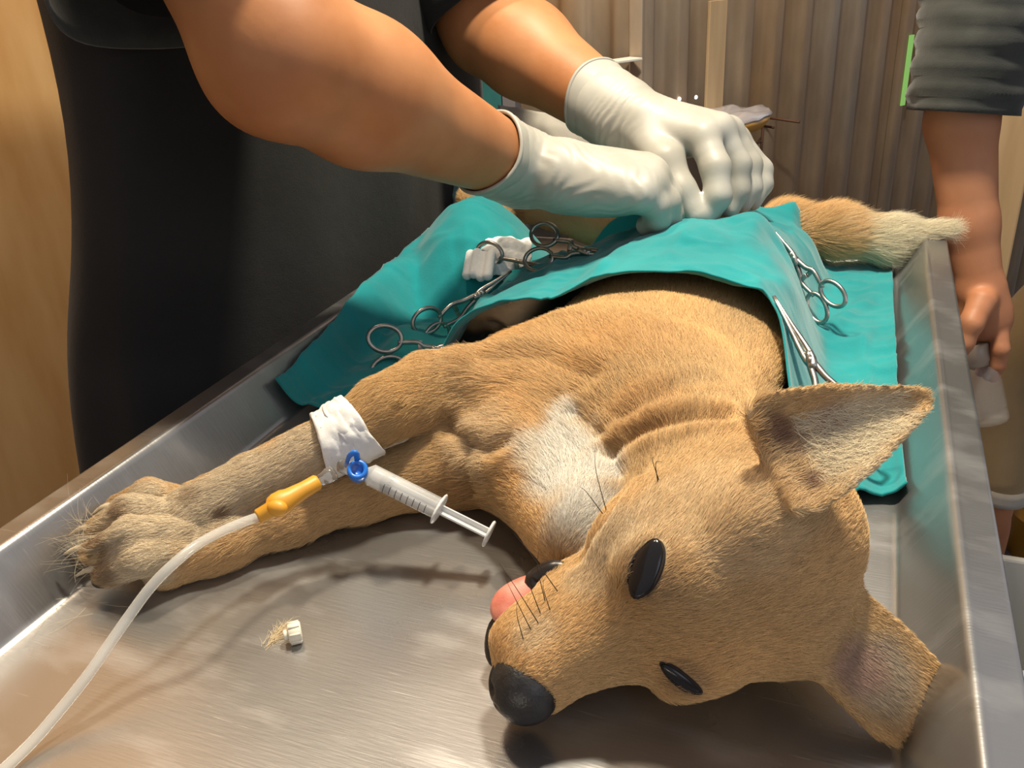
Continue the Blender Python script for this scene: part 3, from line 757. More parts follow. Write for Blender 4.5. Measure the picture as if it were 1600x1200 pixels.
# whiskers
wk = []
for q, tip in (((852, 940), (842, 860)), ((872, 925), (800, 830)), ((845, 960), (815, 872)), ((860, 955), (850, 905)), ((830, 985), (790, 905)), ((842, 975), (780, 880)), ((818, 1000), (808, 940)), ((948, 800), (930, 700)), ((944, 806), (905, 760)), ((1030, 752), (1022, 715)), ((1028, 755), (1035, 722))):
    p0, n0 = dhit(*q)
    if p0 is None: continue
    p2 = P(*tip, y=p0[1]+.004); p1 = (p0+p2)/2+n0*.005
    wk.append(catmull([p0, p1, p2], 6))
hcw = bpy.data.hair_curves.new('whiskers'); hcw.add_curves([6]*len(wk)); org = ORG[dog.name]
hcw.attributes['position'].data.foreach_set('vector', (np.array(wk)+[0, 0, T]-org).astype(np.float32).ravel())
ra = hcw.attributes.get('radius') or hcw.attributes.new('radius', 'FLOAT', 'POINT')
ra.data.foreach_set('value', np.tile(np.linspace(.00022, .00006, 6), len(wk)).astype(np.float32))
hcw.materials.append(M_WHISK); wo = bpy.data.objects.new('whiskers', hcw); COL.objects.link(wo); wo.parent = dog; wo['kind'] = 'stuff'

# ------------------------------------------------------------------ teal surgical drape over the trunk
def interp_curve(pts, x):
    a = np.array(pts); return np.interp(x, a[:, 0], a[:, 1])
NX, NY = 170, 170
FRONT = [(-.383, .478), (-.345, .485), (-.318, .530), (-.290, .570), (-.250, .575), (-.20, .575), (-.12, .575), (-.050, .575), (-.038, .555), (-.028, .515), (-.010, .480), (.0, .470), (.043, .480)]
BACK = [(-.43, .80), (-.38, .805), (-.31, .81), (-.25, .83), (-.2, .84), (-.1, .860), (-.06, .892), (.04, .925)]
LEFT = [(.47, -.383), (.54, -.387), (.60, -.395), (.66, -.402), (.72, -.409), (.78, -.414), (.86, -.412), (.96, -.38)]
ss = np.linspace(0, 1, NX); tt = np.linspace(0, 1, NY)
S_, T_ = np.meshgrid(ss, tt, indexing='ij')
xg = -.383+(.043+.383)*S_
for _ in range(3):
    yf = interp_curve(FRONT, xg); yb = interp_curve(BACK, xg); yg = yf+(yb-yf)*T_
    xl = interp_curve(LEFT, yg); xr = np.interp(yg, [.47, .6, .93], [.044, .040, .036]); xg = xl+(xr-xl)*S_
# ground height: pan, sloping side, rim and the dog, spanned by a taut cloth
cell = .004; gx = np.arange(-.45, .08, cell); gy = np.arange(.44, .99, cell)
GX, GY = np.meshgrid(gx, gy, indexing='ij')
H = np.clip((-.370-GX)*1.75, 0, .0405); H = np.where(GX < -.416, .0405-(-.416-GX)*1.2, H); H = np.maximum(H, np.clip((GX-.040)*1.75, 0, .037))
ix = np.clip(((GX-hx[0])/VOX).astype(int), 0, len(hx)-1); iy = np.clip(((GY-hy[0])/VOX).astype(int), 0, len(hy)-1)
B = HTOP[ix, iy]
near = GY < .56
B = np.where(near & (GX < -.24), 0, B)                                # the hem passes under the fore leg
B = np.where((GX > -.035) & near, 0, B); B = np.where((GY > .865) & (GX > -.055), 0, B)
lift = np.where(B > .02, .010+.006*sstep(.60, .54, GY), .0)
H = np.maximum(H, B+lift)
# the hem stands up in an arch over the chest; further back the cloth is propped beside the wound
arch = np.array([P(px, py, y=.575) for px, py in ((700, 552), (706, 530), (712, 517), (760, 490), (830, 470), (850, 478), (900, 462), (960, 450), (1000, 447), (1090, 455), (1130, 480), (1180, 530), (1210, 570), (1235, 615))])
az = np.interp(GX, arch[:, 0], arch[:, 2], left=-1, right=-1)
H = np.maximum(H, np.where((GY > .56) & (GY < .66), az-.10*np.abs(GY-.575), 0))
rdg = np.array([P(px, py, y=.735) for px, py in ((800, 425), (860, 405), (940, 385), (1000, 362), (1060, 350), (1120, 350), (1165, 344), (1192, 338))])
rz = np.interp(GX, rdg[:, 0], rdg[:, 2], left=-1, right=-1)
H = np.maximum(H, np.where((GY > .56) & (GY < .80), rz-.10*np.abs(GY-.735)-4*np.maximum(0, GY-.745)**1.0*.3, 0))
H = np.maximum(H, .080-((GX+.352)/.055)**2*.04-((GY-.785)/.075)**2*.04)
kx = 2.2
for _ in range(60):
    Hn = H.copy(); st = kx*cell
    Hn[1:] = np.maximum(Hn[1:], H[:-1]-st); Hn[:-1] = np.maximum(Hn[:-1], H[1:]-st)
    Hn[:, 1:] = np.maximum(Hn[:, 1:], H[:, :-1]-st); Hn[:, :-1] = np.maximum(Hn[:, :-1], H[:, 1:]-st)
    if np.allclose(Hn, H): break
    H = Hn
for _ in range(7):
    Hs = H.copy(); Hs[1:-1, 1:-1] = (H[1:-1, 1:-1]*4+H[:-2, 1:-1]+H[2:, 1:-1]+H[1:-1, :-2]+H[1:-1, 2:])/8; H = np.maximum(Hs, H-.0012) if _ > 4 else Hs
def cloth_z(x, y):
    fx = np.clip((x-gx[0])/cell, 0, len(gx)-1.001); fy = np.clip((y-gy[0])/cell, 0, len(gy)-1.001)
    i, j = fx.astype(int), fy.astype(int); a, b = fx-i, fy-j
    return H[i, j]*(1-a)*(1-b)+H[i+1, j]*a*(1-b)+H[i, j+1]*(1-a)*b+H[i+1, j+1]*a*b
zg = cloth_z(xg, yg)
pp = np.stack([xg, yg, 0*xg], -1)
# wrinkles and folds
fold = .0035*vnoise(pp, .045, 21)+.0020*vnoise(pp, .020, 22)+.0007*vnoise(pp, .008, 23)
fold += .010*np.exp(-((xg+.345)/.018)**2-((yg-.60)/.05)**2)-.0*xg            # pinched ridge on the left
fold += .008*np.exp(-(((xg+.30)+.5*(yg-.66))/.012)**2)*sstep(.58, .64, yg)*sstep(.76, .70, yg)
fold += .004*np.exp(-(((xg+.02)-.35*(yg-.70))/.008)**2)*sstep(.56, .62, yg)*sstep(.9, .8, yg)
rid = 1-np.abs(vnoise(pp*[1, .55, 1], .038, 27))*2.2; fold += .0035*np.clip(rid, 0, 1)**2+.0018*np.clip(1-np.abs(vnoise(pp*[.6, 1, 1], .022, 28))*2.4, 0, 1)**2
zg = zg+.0022+np.maximum(fold, -.0012)
hem = np.exp(-(T_*(yb-yf)/.004)**2)
zg += hem*(.0022+.0025*vnoise(pp, .03, 25)*(zg > .03))
zg += np.exp(-(((1-S_)*(xr-xl))/.003)**2)*.0012
zg += .0011*(1-sstep(.010, .0125, T_*(yb-yf)))+.0011*(1-sstep(.010, .0125, (1-S_)*(xr-xl)))
# window over the wound
hole = ((xg+.150)/.080)**2+((yg-.795)/.035)**2 < 1
V = np.stack([xg, yg, zg], -1).reshape(-1, 3); F = []
for i in range(NX-1):
    for j in range(NY-1):
        if hole[i, j] or hole[i+1, j] or hole[i, j+1] or hole[i+1, j+1]: continue
        F.append((i*NY+j, (i+1)*NY+j, (i+1)*NY+j+1, i*NY+j+1))
used = np.zeros(len(V), bool); used[np.array(F).ravel()] = True; remap = np.cumsum(used)-1
V = V[used]; F = [tuple(int(remap[q]) for q in f) for f in F]
drape = mk('surgical_drape', (V, F), M_DRAPE, label='teal cotton surgical drape spread over the trunk of the dog', cat='drape')
md = drape.modifiers.new('thickness', 'SOLIDIFY'); md.thickness = .0014; md.offset = 1
CBVH = BVHTree.FromPolygons(V.tolist(), F)
def chit(px, py, lift=0.0):
    d = nrm(ray(px, py)); r = CBVH.ray_cast(Vector(CAMP), Vector(d))
    if r[0] is None: return P(px, py, z=.01)
    return np.array(r[0])+np.array([0, 0, lift])
# ------------------------------------------------------------------ forceps on the drape
def ring2d(cx, cy, a, b, rot=0, n=26):
    t = np.linspace(0, 2*np.pi, n, endpoint=False); x, y = a*np.cos(t), b*np.sin(t)
    return np.column_stack([cx+x*math.cos(rot)-y*math.sin(rot), cy+x*math.sin(rot)+y*math.cos(rot), 0*t])
def hemostat(ringmid, tip, side, label, spread=.0125, jaw=.42, ring=(.0135, .0105), scale=1.0, name='artery_forceps'):
    ringmid, tip = np.asarray(ringmid), np.asarray(tip); L = np.linalg.norm(tip-ringmid)
    M = frame4(ringmid, tip-ringmid, np.cross(tip-ringmid, side)); pv = L*(1-jaw)
    o = thing(name, (ringmid[0], ringmid[1], min(ringmid[2], tip[2])), label, 'forceps', 'steel forceps on the surgical drape')
    for s in (1, -1):
        path = catmull([(ring[0]*.75, s*(spread-.004), 0), (ring[0]+.012, s*.0072, 0), (pv*.72, s*.0036, 0), (pv-.004, s*.0016, 0), (pv+.006, -s*.0012, .0012*s)], 16)
        mk('handle', xf(cat_(tube(path, np.linspace(.0019, .0026, 16)*scale, 8), tube(ring2d(0, s*spread, ring[0], ring[1], -s*.18), .0019*scale, 8, closed=True)), M), M_INSTR, o)
        jp = catmull([(pv-.006, s*.0008, .0010*s), (pv+.004, -s*.0020, .0010*s), (pv+(L-pv)*.55, -s*.0011, 0), (L, -s*.0004, 0)], 12)
        mk('jaw', xf(tube(jp, np.linspace(.0030, .0008, 12)*scale, 8), M), M_INSTR, o)
    mk('pivot_screw', xf(lathe([(.0026, 0), (.0026, .0060), (.0018, .0066)], (pv, 0, -.0033), (pv, 0, 1), 14), M), M_INSTR, o)
    mk('ratchet', xf(cat_(rbox((.004, .009, .0014), .0003, frame4((ring[0]+.014, .004, .0008), (1, 0, 0), (0, 0, 1))), rbox((.004, .009, .0014), .0003, frame4((ring[0]+.014, -.004, -.0008), (1, 0, 0), (0, 0, 1)))), M), M_INSTR, o)
    return o
UPC = np.array([0, -.25, 1.0])
hemostat(chit(768, 432, .008), P(930, 420, y=chit(768, 432)[1]-.012), P(783, 414, y=.66)-P(752, 448, y=.66), 'steel forceps lying across the white gauze with both finger rings on it', .0135)
hemostat(chit(676, 524, .006), chit(800, 440, .010), np.array([.2, .6, 1.0]), 'steel forceps with one finger ring out on the drape, pointing up to the gauze', .0085)
hemostat(chit(606, 566, .007), chit(740, 540, .010), P(612, 550, y=.56)-P(600, 580, y=.55), 'lowest steel forceps, half hidden behind the raised foreleg', .0125)
hemostat(P(846, 386, y=.715), P(965, 398, y=.705), P(845, 372, y=.70)-P(836, 402, y=.69), 'steel forceps standing on edge just right of the white gauze', .0115)
er1, er2 = P(1268, 480, z=.022), P(1301, 473, z=.030); erm = (er1+er2)/2+np.array([.002, -.006, .006])
hemostat(erm, erm+1.3*(chit(1226, 390, .003)-erm), er2-er1, 'steel forceps hanging on the right flank with a shadow of its two rings below', .0090, .42, (.0130, .0080))
hemostat(P(1325, 668, z=.034), chit(1208, 476, .006), np.array([1.0, .25, .1]), 'bright steel forceps whose handles go behind the upright ear', .0105, .52)

# ------------------------------------------------------------------ gauze
g0 = chit(788, 412, .004); g1 = chit(748, 432, .007)
gz = thing('gauze_swab', chit(770, 430), 'crumpled white gauze swab on the drape beside the forceps', 'gauze')
n_ = 44; q_ = np.linspace(-1, 1, n_); QX, QY = np.meshgrid(q_, q_, indexing='ij')
ex, ey, ez = np.array([.027, .003, .001]), np.array([-.004, .018, .012]), nrm([0, -.55, .85])
pts = g0+QX[..., None]*ex+QY[..., None]*ey
rr = np.maximum(np.abs(QX), np.abs(QY))
bul = .010*(1-rr**2)+.006*np.abs(vnoise(pts*[1, 1, 1], .016, 41))+.003*np.abs(vnoise(pts, .007, 42))+.004*np.abs(np.sin(3.2*QX+1.4*QY))
V = (pts+bul[..., None]*ez).reshape(-1, 3); F = [(i*n_+j, (i+1)*n_+j, (i+1)*n_+j+1, i*n_+j+1) for i in range(n_-1) for j in range(n_-1)]
o = mk('crumpled_layer', (V, F), M_GAUZE, gz); o.modifiers.new('thickness', 'SOLIDIFY').thickness = .0025
gg = Grid(g1-.04, g1+.04, .0011)
for q in range(4):
    a0 = g1+np.array([-.010+.0072*q, .008-.001*q, .011+.002*(q % 2)]); gg.cone(a0, a0+np.array([.004, -.020, -.013]), .0046, .0046, .0016)
mk('folded_layer', gg.mesh(), M_GAUZE, gz)

# ------------------------------------------------------------------ drip: tape cuff, connector, tubing, port
ax = catmull(UL[1:5], 40)      # axis of the raised fore leg
def leg_r(i): return np.interp(i, [0, 13, 26, 39], [.0235, .0195, .0158, .0145])
def nearest_i(px, py): return int(np.argmin([math.hypot(proj(a)[0]-px, proj(a)[1]-py) for a in ax]))
i0, i1 = nearest_i(557, 666), nearest_i(512, 702)
tape = thing('tape_cuff', ax[(i0+i1)//2]-[0, 0, .02], 'white adhesive tape wrapped round the raised foreleg', 'tape')
tg, U, Wv = frames(ax)
def wrap(i0, i1, extra, tilt, seed, n=14, seg=56):
    V = []; F = []
    for k in range(n):
        fi = i0+(i1-i0)*k/(n-1)
        for j in range(seg):
            a = 2*np.pi*j/seg; fj = np.clip(fi+tilt*math.sin(a), 0, 38.99); q = int(fj); f = fj-q
            c = ax[q]*(1-f)+ax[q+1]*f; r = leg_r(fj)+extra
            V.append(c+r*(math.cos(a)*U[q]+math.sin(a)*Wv[q]))
    V = np.array(V); V += (V-np.repeat(V.reshape(n, seg, 3).mean(1), seg, 0))*(.07*vnoise(V, .007, seed)+.09*np.abs(vnoise(V, .0034, seed+1)))[:, None]
    for k in range(n-1):
        for j in range(seg): F.append((k*seg+j, k*seg+(j+1) % seg, (k+1)*seg+(j+1) % seg, (k+1)*seg+j))
    return V, F
for q, (a, b, e, tl_, sd) in enumerate([(i0, i1, .0028, .8, 3), (i0-.5, (i0+i1)/2, .0036, -1.2, 5), ((i0+i1)/2, i1+1.0, .0036, 1.2, 9)]):
    o = mk('tape_wrap', wrap(a, b, e, tl_, sd), M_TAPE, tape); m_ = o.modifiers.new('thickness', 'SOLIDIFY'); m_.thickness = .0006; m_.offset = 1
zc = .052
y0, y1 = P(498, 752, z=.050), P(402, 808, z=.043)
con = thing('drip_connector', (y0+y1)/2-[0, 0, .006], 'amber yellow rubber connector on the drip line beside the foreleg', 'connector')
Lc = np.linalg.norm(y1-y0)
mk('rubber_sleeve', lathe([(.0036, 0), (.0044, Lc*.03), (.0046, Lc*.25), (.0056, Lc*.48), (.0066, Lc*.56), (.0068, Lc*.68), (.0060, Lc*.76), (.0042, Lc*.80), (.0040, Lc*.98), (.0032, Lc)], y0, y1, 20), M_YRUB, con)
mk('wing', ellipsoid(y0+(y1-y0)*.66+[.002, -.004, .001], (.006, .0045, .0045), np.eye(3), 14, 10), M_YRUB, con)
h0 = P(522, 738, z=.054)
mk('clear_hub', lathe([(.0042, 0), (.0042, .004), (.0034, .006), (.0034, np.linalg.norm(y0-h0)*.9)], h0, y0, 18), M_CLEAR, con)
tp = [y1, P(360, 824, z=.046), P(310, 850, z=.050), P(268, 884, z=.048), P(235, 918, z=.042), P(205, 958, z=.034), P(172, 1005, z=.026), P(135, 1058, z=.018), P(95, 1108, z=.011), P(45, 1165, z=.005), P(-20, 1225, z=.003), P(-90, 1280, z=.003)]
mk('drip_tube', tube(catmull(tp, 70), .0026, 12), M_TUBING, label='clear drip tube curving from the foreleg down over the steel table', cat='tube')

s0, s1 = P(572, 738, z=.052), P(764, 834, z=.024); d = nrm(s1-s0); Ls = np.linalg.norm(s1-s0)
port = thing('injection_port', P(558, 730, z=.052)-[0, 0, .008], 'blue capped injection port joining the syringe to the tape', 'port')
pc = P(559, 735, z=.056); pu = nrm([.35, -.55, .75])
mk('cap', lathe([(.0048, 0), (.0054, .001), (.0056, .0075), (.0050, .0086), (.0034, .0086), (.0030, .0060), (.0008, .0060)], pc-pu*.006, pc+pu, 24), M_BLUE, port)
st = catmull([pc+pu*.001+[-.002, .004, .002], P(556, 708, z=.066), P(546, 712, z=.064), P(541, 728, z=.056)], 12)
mk('strap', tube(st, .0016, 8, flat=.5), M_BLUE, port)
mk('stem', lathe([(.0040, 0), (.0040, .012), (.0030, .013)], P(535, 728, z=.054), pc, 16), M_CLEAR, port)

syr = thing('syringe', (s0+s1)/2-[0, 0, .01], 'clear plastic syringe hanging off the blue port over the steel table', 'syringe')
Lb = Ls*.60; rb = .0060
mk('barrel', lathe([(.0018, -.010), (.0022, -.004), (.0030, 0), (rb, .003), (rb, Lb), (rb-.0009, Lb), (rb-.0009, .004), (.0012, .003)], s0, s1, 28), M_PP, syr)
fl = s0+d*Lb; side = nrm(np.cross(d, [0, 0, 1]))
g = Grid(fl-.016, fl+.016, .0008)
A = np.stack([d, side, np.cross(d, side)], 1); g.ell(fl, (.0016, .0105, .0075), A, 0)
mk('finger_flange', g.mesh(), M_MILKY, syr)
mk('rubber_stopper', lathe([(.001, 0), (rb-.001, .0022), (rb-.0009, .0032), (rb-.0016, .0038), (rb-.0016, .0048), (rb-.0009, .0054), (rb-.0009, .0068), (.003, .0072)], s0+d*(Lb*.20), s1, 22), M_RUBBER, syr)
pl0 = s0+d*(Lb*.20+.0072); Lp = np.linalg.norm(s1-pl0); up_ = np.cross(d, side)
rod = cat_(rbox((Lp, .0068, .0010), .0002, frame4((pl0+s1)/2, d, up_)), rbox((Lp, .0010, .0068), .0002, frame4((pl0+s1)/2, d, up_)))
mk('plunger_rod', rod, M_MILKY, syr)
mk('thumb_rest', lathe([(.002, 0), (.0070, .0002), (.0076, .0009), (.0070, .0018), (.002, .0020)], s1-d*.001, s1+d, 24), M_MILKY, syr)
for q in range(8):
    c = s0+d*(Lb*(.30+.08*q)); a = np.linspace(.2, 1.1 if q % 2 else 1.5, 6)
    v1 = nrm(np.array([.2, -.7, .6])-d*(np.array([.2, -.7, .6])@d)); v2 = np.cross(d, v1)
    mk('graduation', tube([c+(rb+.0001)*(v1*math.cos(t)+v2*math.sin(t)) for t in a], .00018, 5), M_INK, syr)

# ------------------------------------------------------------------ luer cap and clipped hair
c0 = P(443, 993, z=.0056); c1 = P(471, 986, z=.0056); dd = nrm(c1-c0); Lq = np.linalg.norm(c1-c0)
lc = thing('luer_cap', (*((c0+c1)/2)[:2], 0), 'small ivory plastic cap lying alone on the steel table', 'cap')
mk('tip', lathe([(.0022, 0), (.0026, .0005), (.0026, Lq*.3), (.0022, Lq*.32)], c0, c1, 16), M_IVORY, lc)
mk('barrel', lathe([(.0040, Lq*.26), (.0050, Lq*.32), (.0052, Lq*.94), (.0046, Lq)], c0, c1, 24), M_IVORY, lc)
uu = nrm(np.cross(dd, [0, 0, 1])); vv = np.cross(dd, uu)
for q in range(8):
    a = 2*np.pi*q/8+.3; off = .0051*(math.cos(a)*uu+math.sin(a)*vv)
    mk('grip_rib', tube([c0+dd*Lq*.33+off, c0+dd*Lq*.93+off], .0007, 6), M_IVORY, lc)
def loose(name, ctr, n, spread, ln, colr, label, seed, flatz=.0006):
    r = np.random.default_rng(seed); N = n
    root = np.column_stack([r.normal(ctr[0], spread[0], N), r.normal(ctr[1], spread[1], N), np.abs(r.normal(flatz, flatz, N))+.0003])
    ang = r.normal(seed*.7, .5, N); d = np.column_stack([np.cos(ang), np.sin(ang), r.normal(.05, .08, N)])
    sd = np.column_stack([-d[:, 1], d[:, 0], 0*ang]); t = np.linspace(0, 1, 5); L = r.uniform(.5, 1.2, N)*ln; cv = r.normal(0, .35, N)
    pts = root[:, None]+L[:, None, None]*(d[:, None]*t[None, :, None]+sd[:, None]*(cv[:, None]*(t*t))[:, :, None]); pts[:, :, 2] = np.maximum(pts[:, :, 2], .0003)
    hc = bpy.data.hair_curves.new(name); hc.add_curves([5]*N); org = np.array([ctr[0], ctr[1], T])
    hc.attributes['position'].data.foreach_set('vector', (pts+[0, 0, T]-org).astype(np.float32).ravel())
    ra = hc.attributes.get('radius') or hc.attributes.new('radius', 'FLOAT', 'POINT'); ra.data.foreach_set('value', np.tile(np.linspace(.00010, .00004, 5), N).astype(np.float32))
    a = hc.attributes.new('hair_colour', 'FLOAT_COLOR', 'CURVE'); a.data.foreach_set('color', np.tile(np.array([*colr, 1], np.float32), N))
    hc.materials.append(M_FUR); o = bpy.data.objects.new(name, hc); COL.objects.link(o); o.location = org
    return finish(o, label, 'hair', kind='stuff')
tf = P(430, 997, z=0)
loose('hair_tuft', tf, 160, (.0012, .0035), .007, (.70, .58, .38), 'tuft of cut cream hair beside the ivory cap', 2)
loose('loose_hairs', P(120, 850, z=0)+[.03, -.03, 0], 60, (.018, .02), .03, (.6, .5, .36), 'loose pale hairs shed round the front paw', 5)
# ------------------------------------------------------------------ the surgeon at the left side of the table
def loft(rings):
    n = len(rings[0]); V = np.concatenate(rings); F = []
    for i in range(len(rings)-1):
        for k in range(n): F.append((i*n+k, i*n+(k+1) % n, (i+1)*n+(k+1) % n, (i+1)*n+k))
    F.append(tuple(range(n-1, -1, -1))); F.append(tuple((len(rings)-1)*n+k for k in range(n)))
    return V, F
def sring(c, rx, ry, z, n=96, ex=2.5, wav=0.0, ph=0, freq=9):
    t = np.linspace(0, 2*np.pi, n, endpoint=False); ct, st = np.cos(t), np.sin(t)
    w_ = 1+wav*np.sin(freq*t+ph)+.5*wav*np.sin((freq*1.7)*t-ph*.6)
    return np.column_stack([c[0]+rx*np.sign(ct)*np.abs(ct)**(2/ex)*w_, c[1]+ry*np.sign(st)*np.abs(st)**(2/ex)*w_, np.full(n, z)])
surgeon = thing('person', (-.55, .77, -.85), 'surgeon in a charcoal gown and latex gloves bending over the dog', 'person')
W1 = P(800, 256, y=.70); EB1 = P(436, 88, y=.50)
W2 = P(965, 178, y=.815); EB2 = P(765, 40, y=.90)
SH1 = P(415, -120, y=.52)+np.array([-.10, .02, .12]); SH2 = P(700, -60, y=.95)+np.array([-.06, -.02, .14])
g = Grid((-.75, .36, -.05), (-.12, 1.05, .66), .0032)
def arm(g, sh, eb, w, rs, k=.02):
    f1 = eb+(w-eb)*.30
    g.cone(sh, eb, rs[0], rs[1], k); g.cone(eb, f1, rs[1], rs[2], k, sq=(np.cross(nrm(w-eb), [0, .6, .8]), 1.0)); g.cone(f1, w, rs[2], rs[3], k)
    g.cone(w, w+(w-eb)*.05, rs[3], rs[3]*.6, .006)
arm(g, SH1, EB1, W1, (.056, .047, .046, .0285))
g.ell(EB1+(W1-EB1)*.28+np.array([.0, .0, .010]), (.075, .040, .038), np.stack([nrm(W1-EB1), nrm(np.cross([0, 0, 1], W1-EB1)), nrm(np.cross(W1-EB1, np.cross([0, 0, 1], W1-EB1)))], 1), .02)
arm(g, SH2, EB2, W2, (.054, .046, .044, .0290))
g.cone((-.55, .66, .30), (-.55, .89, .30), .09, .09, .03)
g.cone((-.56, .66, .50), (-.56, .89, .50), .09, .09, .03)
g.cone((-.57, .775, .55), (-.55, .775, .64), .06, .055, .02)
g.cone(SH1, (-.56, .66, .48), .06, .085, .03); g.cone(SH2, (-.56, .89, .48), .06, .085, .03)
g.cone((-.55, .775, .02), (-.55, .775, .4), .09, .09, .03)
mk('body', g.mesh(), M_SKIN, surgeon, label='bare tanned forearms')
# gown hanging to the table edge
rings = []
for z, cx, rx, ry, cy, wv in ((-.42, -.590, .15, .36, .770, .012), (-.2, -.580, .140, .352, .770, .012), (-.05, -.570, .130, .345, .770, .010), (.04, -.555, .120, .335, .770, .008), (.10, -.540, .114, .322, .772, .008), (.20, -.530, .110, .305, .775, .006), (.30, -.535, .112, .297, .775, .005), (.42, -.55, .125, .285, .775, .004), (.52, -.56, .125, .26, .775, .003), (.585, -.57, .11, .20, .775, .003), (.61, -.57, .08, .10, .775, 0)):
    rings.append(sring((cx, cy+.056), rx, ry+.016, z, ex=2.1, wav=wv, ph=z*5))
V, F = loft(rings); V = V+(.006*vnoise(V, .07, 51)+.0*V[:, 0])[:, None]*np.array([1, .4, 0])
gown = mk('gown', (V, F), M_BLACK, surgeon, label='charcoal cotton gown')
md = gown.modifiers.new('smooth', 'SUBSURF'); md.levels = 1; md.render_levels = 2
def sleeve(a, b, r0, r1, seed, nm='sleeve', parent=surgeon, m=M_BLACK, wrinkle=.05, n=22, seg=60, folds=0.0, tilt=None):
    a, b = np.asarray(a), np.asarray(b); path = np.array([a+(b-a)*t for t in np.linspace(0, 1, n)]); tg, U, Wv = frames(path); V = []; F = []
    for lay in (0, 1):
        for k in range(n):
            r = r0+(r1-r0)*k/(n-1)-lay*.0022
            for j in range(seg):
                an = 2*np.pi*j/seg; V.append(path[k]+r*(math.cos(an)*U[k]+math.sin(an)*Wv[k]))
    V = np.array(V); h = len(V)//2; C = np.repeat(path, seg, 0); C = np.concatenate([C, C])
    q = (V-C); sdist = np.concatenate([np.repeat(np.linspace(0, np.linalg.norm(b-a), n), seg)]*2)
    fac = 1+wrinkle*vnoise(C+q*.8, .035, seed)+folds*np.sin(sdist/.0115*2*np.pi/2+2.5*vnoise(C+q, .05, seed+1))
    V = C+q*fac[:, None]
    for lay in (0, 1):
        for k in range(n-1):
            for j in range(seg):
                f = (lay*h+k*seg+j, lay*h+k*seg+(j+1) % seg, lay*h+(k+1)*seg+(j+1) % seg, lay*h+(k+1)*seg+j); F.append(f if lay == 0 else f[::-1])
    for j in range(seg): F.append(((n-1)*seg+j, (n-1)*seg+(j+1) % seg, h+(n-1)*seg+(j+1) % seg, h+(n-1)*seg+j))
    return mk(nm, (V, F), m, parent)
sl1 = P(335, -10, y=.50)
sleeve(SH1+[-.03, .02, .06], sl1+np.array([-.012, .004, .004]), .105, .092, 61, m=M_BLACK2, wrinkle=.06)
sleeve(SH2+[-.02, .0, .06], P(762, 5, y=.905), .09, .070, 63, wrinkle=.06)
# trousers and shoes below the table
for s in (-1, 1):
    mk('trouser_leg', tube([(-.56, .77+.10*s, -.35), (-.56, .77+.10*s, -.6), (-.56, .77+.10*s, -.80)], [.10, .085, .075], 20), M_BLACK, surgeon)
    mk('shoe', ellipsoid((-.51, .77+.10*s, -.815), (.13, .05, .035), np.eye(3)), M_RUBBER, surgeon)

# --- gloves: palm, four fingers and a thumb each
def finger(g, pts, rs, k=.0045): g.chain(pts, [r*1.06 for r in rs], k)
def glove_cuff_wrinkles(g, w0, axis, reach, amp=.0009, step=.0075, seed=0):
    sl, X, Y, Z = g.box(g.lo, g.lo+g.v*g.n)
    s_ = (X-w0[0])*axis[0]+(Y-w0[1])*axis[1]+(Z-w0[2])*axis[2]
    pp = np.stack(np.broadcast_arrays(X, Y, Z), -1)
    nz = vnoise(pp, .02, 71+seed)
    wv = np.sin(2*np.pi*(s_/step+1.1*nz)); env = np.exp(-((s_-reach[0])/reach[1])**2)*np.clip(.5+.9*vnoise(pp, .03, 77+seed), 0, 1)
    g.D += (amp*wv*env).astype(np.float32)
# far hand (left hand): wrist, thumb nearest to the camera, fingers bent down to the wound
aL = nrm(W2-EB2)
g = Grid(P(1080, 250, y=.78)-np.array([.19, .12, .115]), P(1080, 250, y=.78)+np.array([.11, .12, .115]), .0014)
mcp = [P(1098, 214, y=.775), P(1122, 203, y=.795), P(1138, 206, y=.815), P(1150, 218, y=.833)]
wr = P(1000, 196, y=.80)
g.cone(W2-aL*.014, W2+aL*.010, .0355, .0335, .004); g.cone(W2+aL*.010, wr, .0335, .0280, .008)
for q, m_ in enumerate(mcp): g.cone(wr+(m_-wr)*.10, m_, .0215, [.0150, .0150, .0140, .0125][q], .012)
g.ell((wr+mcp[1])/2+np.array([0, 0, -.006]), (.036, .030, .018), k=.012)
finger(g, [mcp[0], P(1118, 262, y=.757), P(1122, 306, y=.746), P(1106, 338, y=.742)], [.0130, .0118, .0105, .0088])
finger(g, [mcp[1], P(1152, 258, y=.790), P(1152, 298, y=.782), P(1140, 326, y=.775)], [.0125, .0112, .0100, .0085])
finger(g, [mcp[2], P(1170, 258, y=.812), P(1172, 294, y=.803), P(1160, 318, y=.795)], [.0120, .0108, .0097, .0082])
finger(g, [mcp[3], P(1188, 266, y=.835), P(1190, 288, y=.828), P(1176, 314, y=.815)], [.0110, .0102, .0092, .0080])
finger(g, [wr+np.array([.008, -.014, -.006]), P(1040, 252, y=.758), P(1064, 298, y=.744), P(1088, 336, y=.736)], [.0180, .0145, .0118, .0090], .006)
glove_cuff_wrinkles(g, wr, aL, (-.010, .022), .0006, .0065, 1)
gl = mk('glove', g.mesh(), M_GLOVE, surgeon, label='white latex glove, far hand')
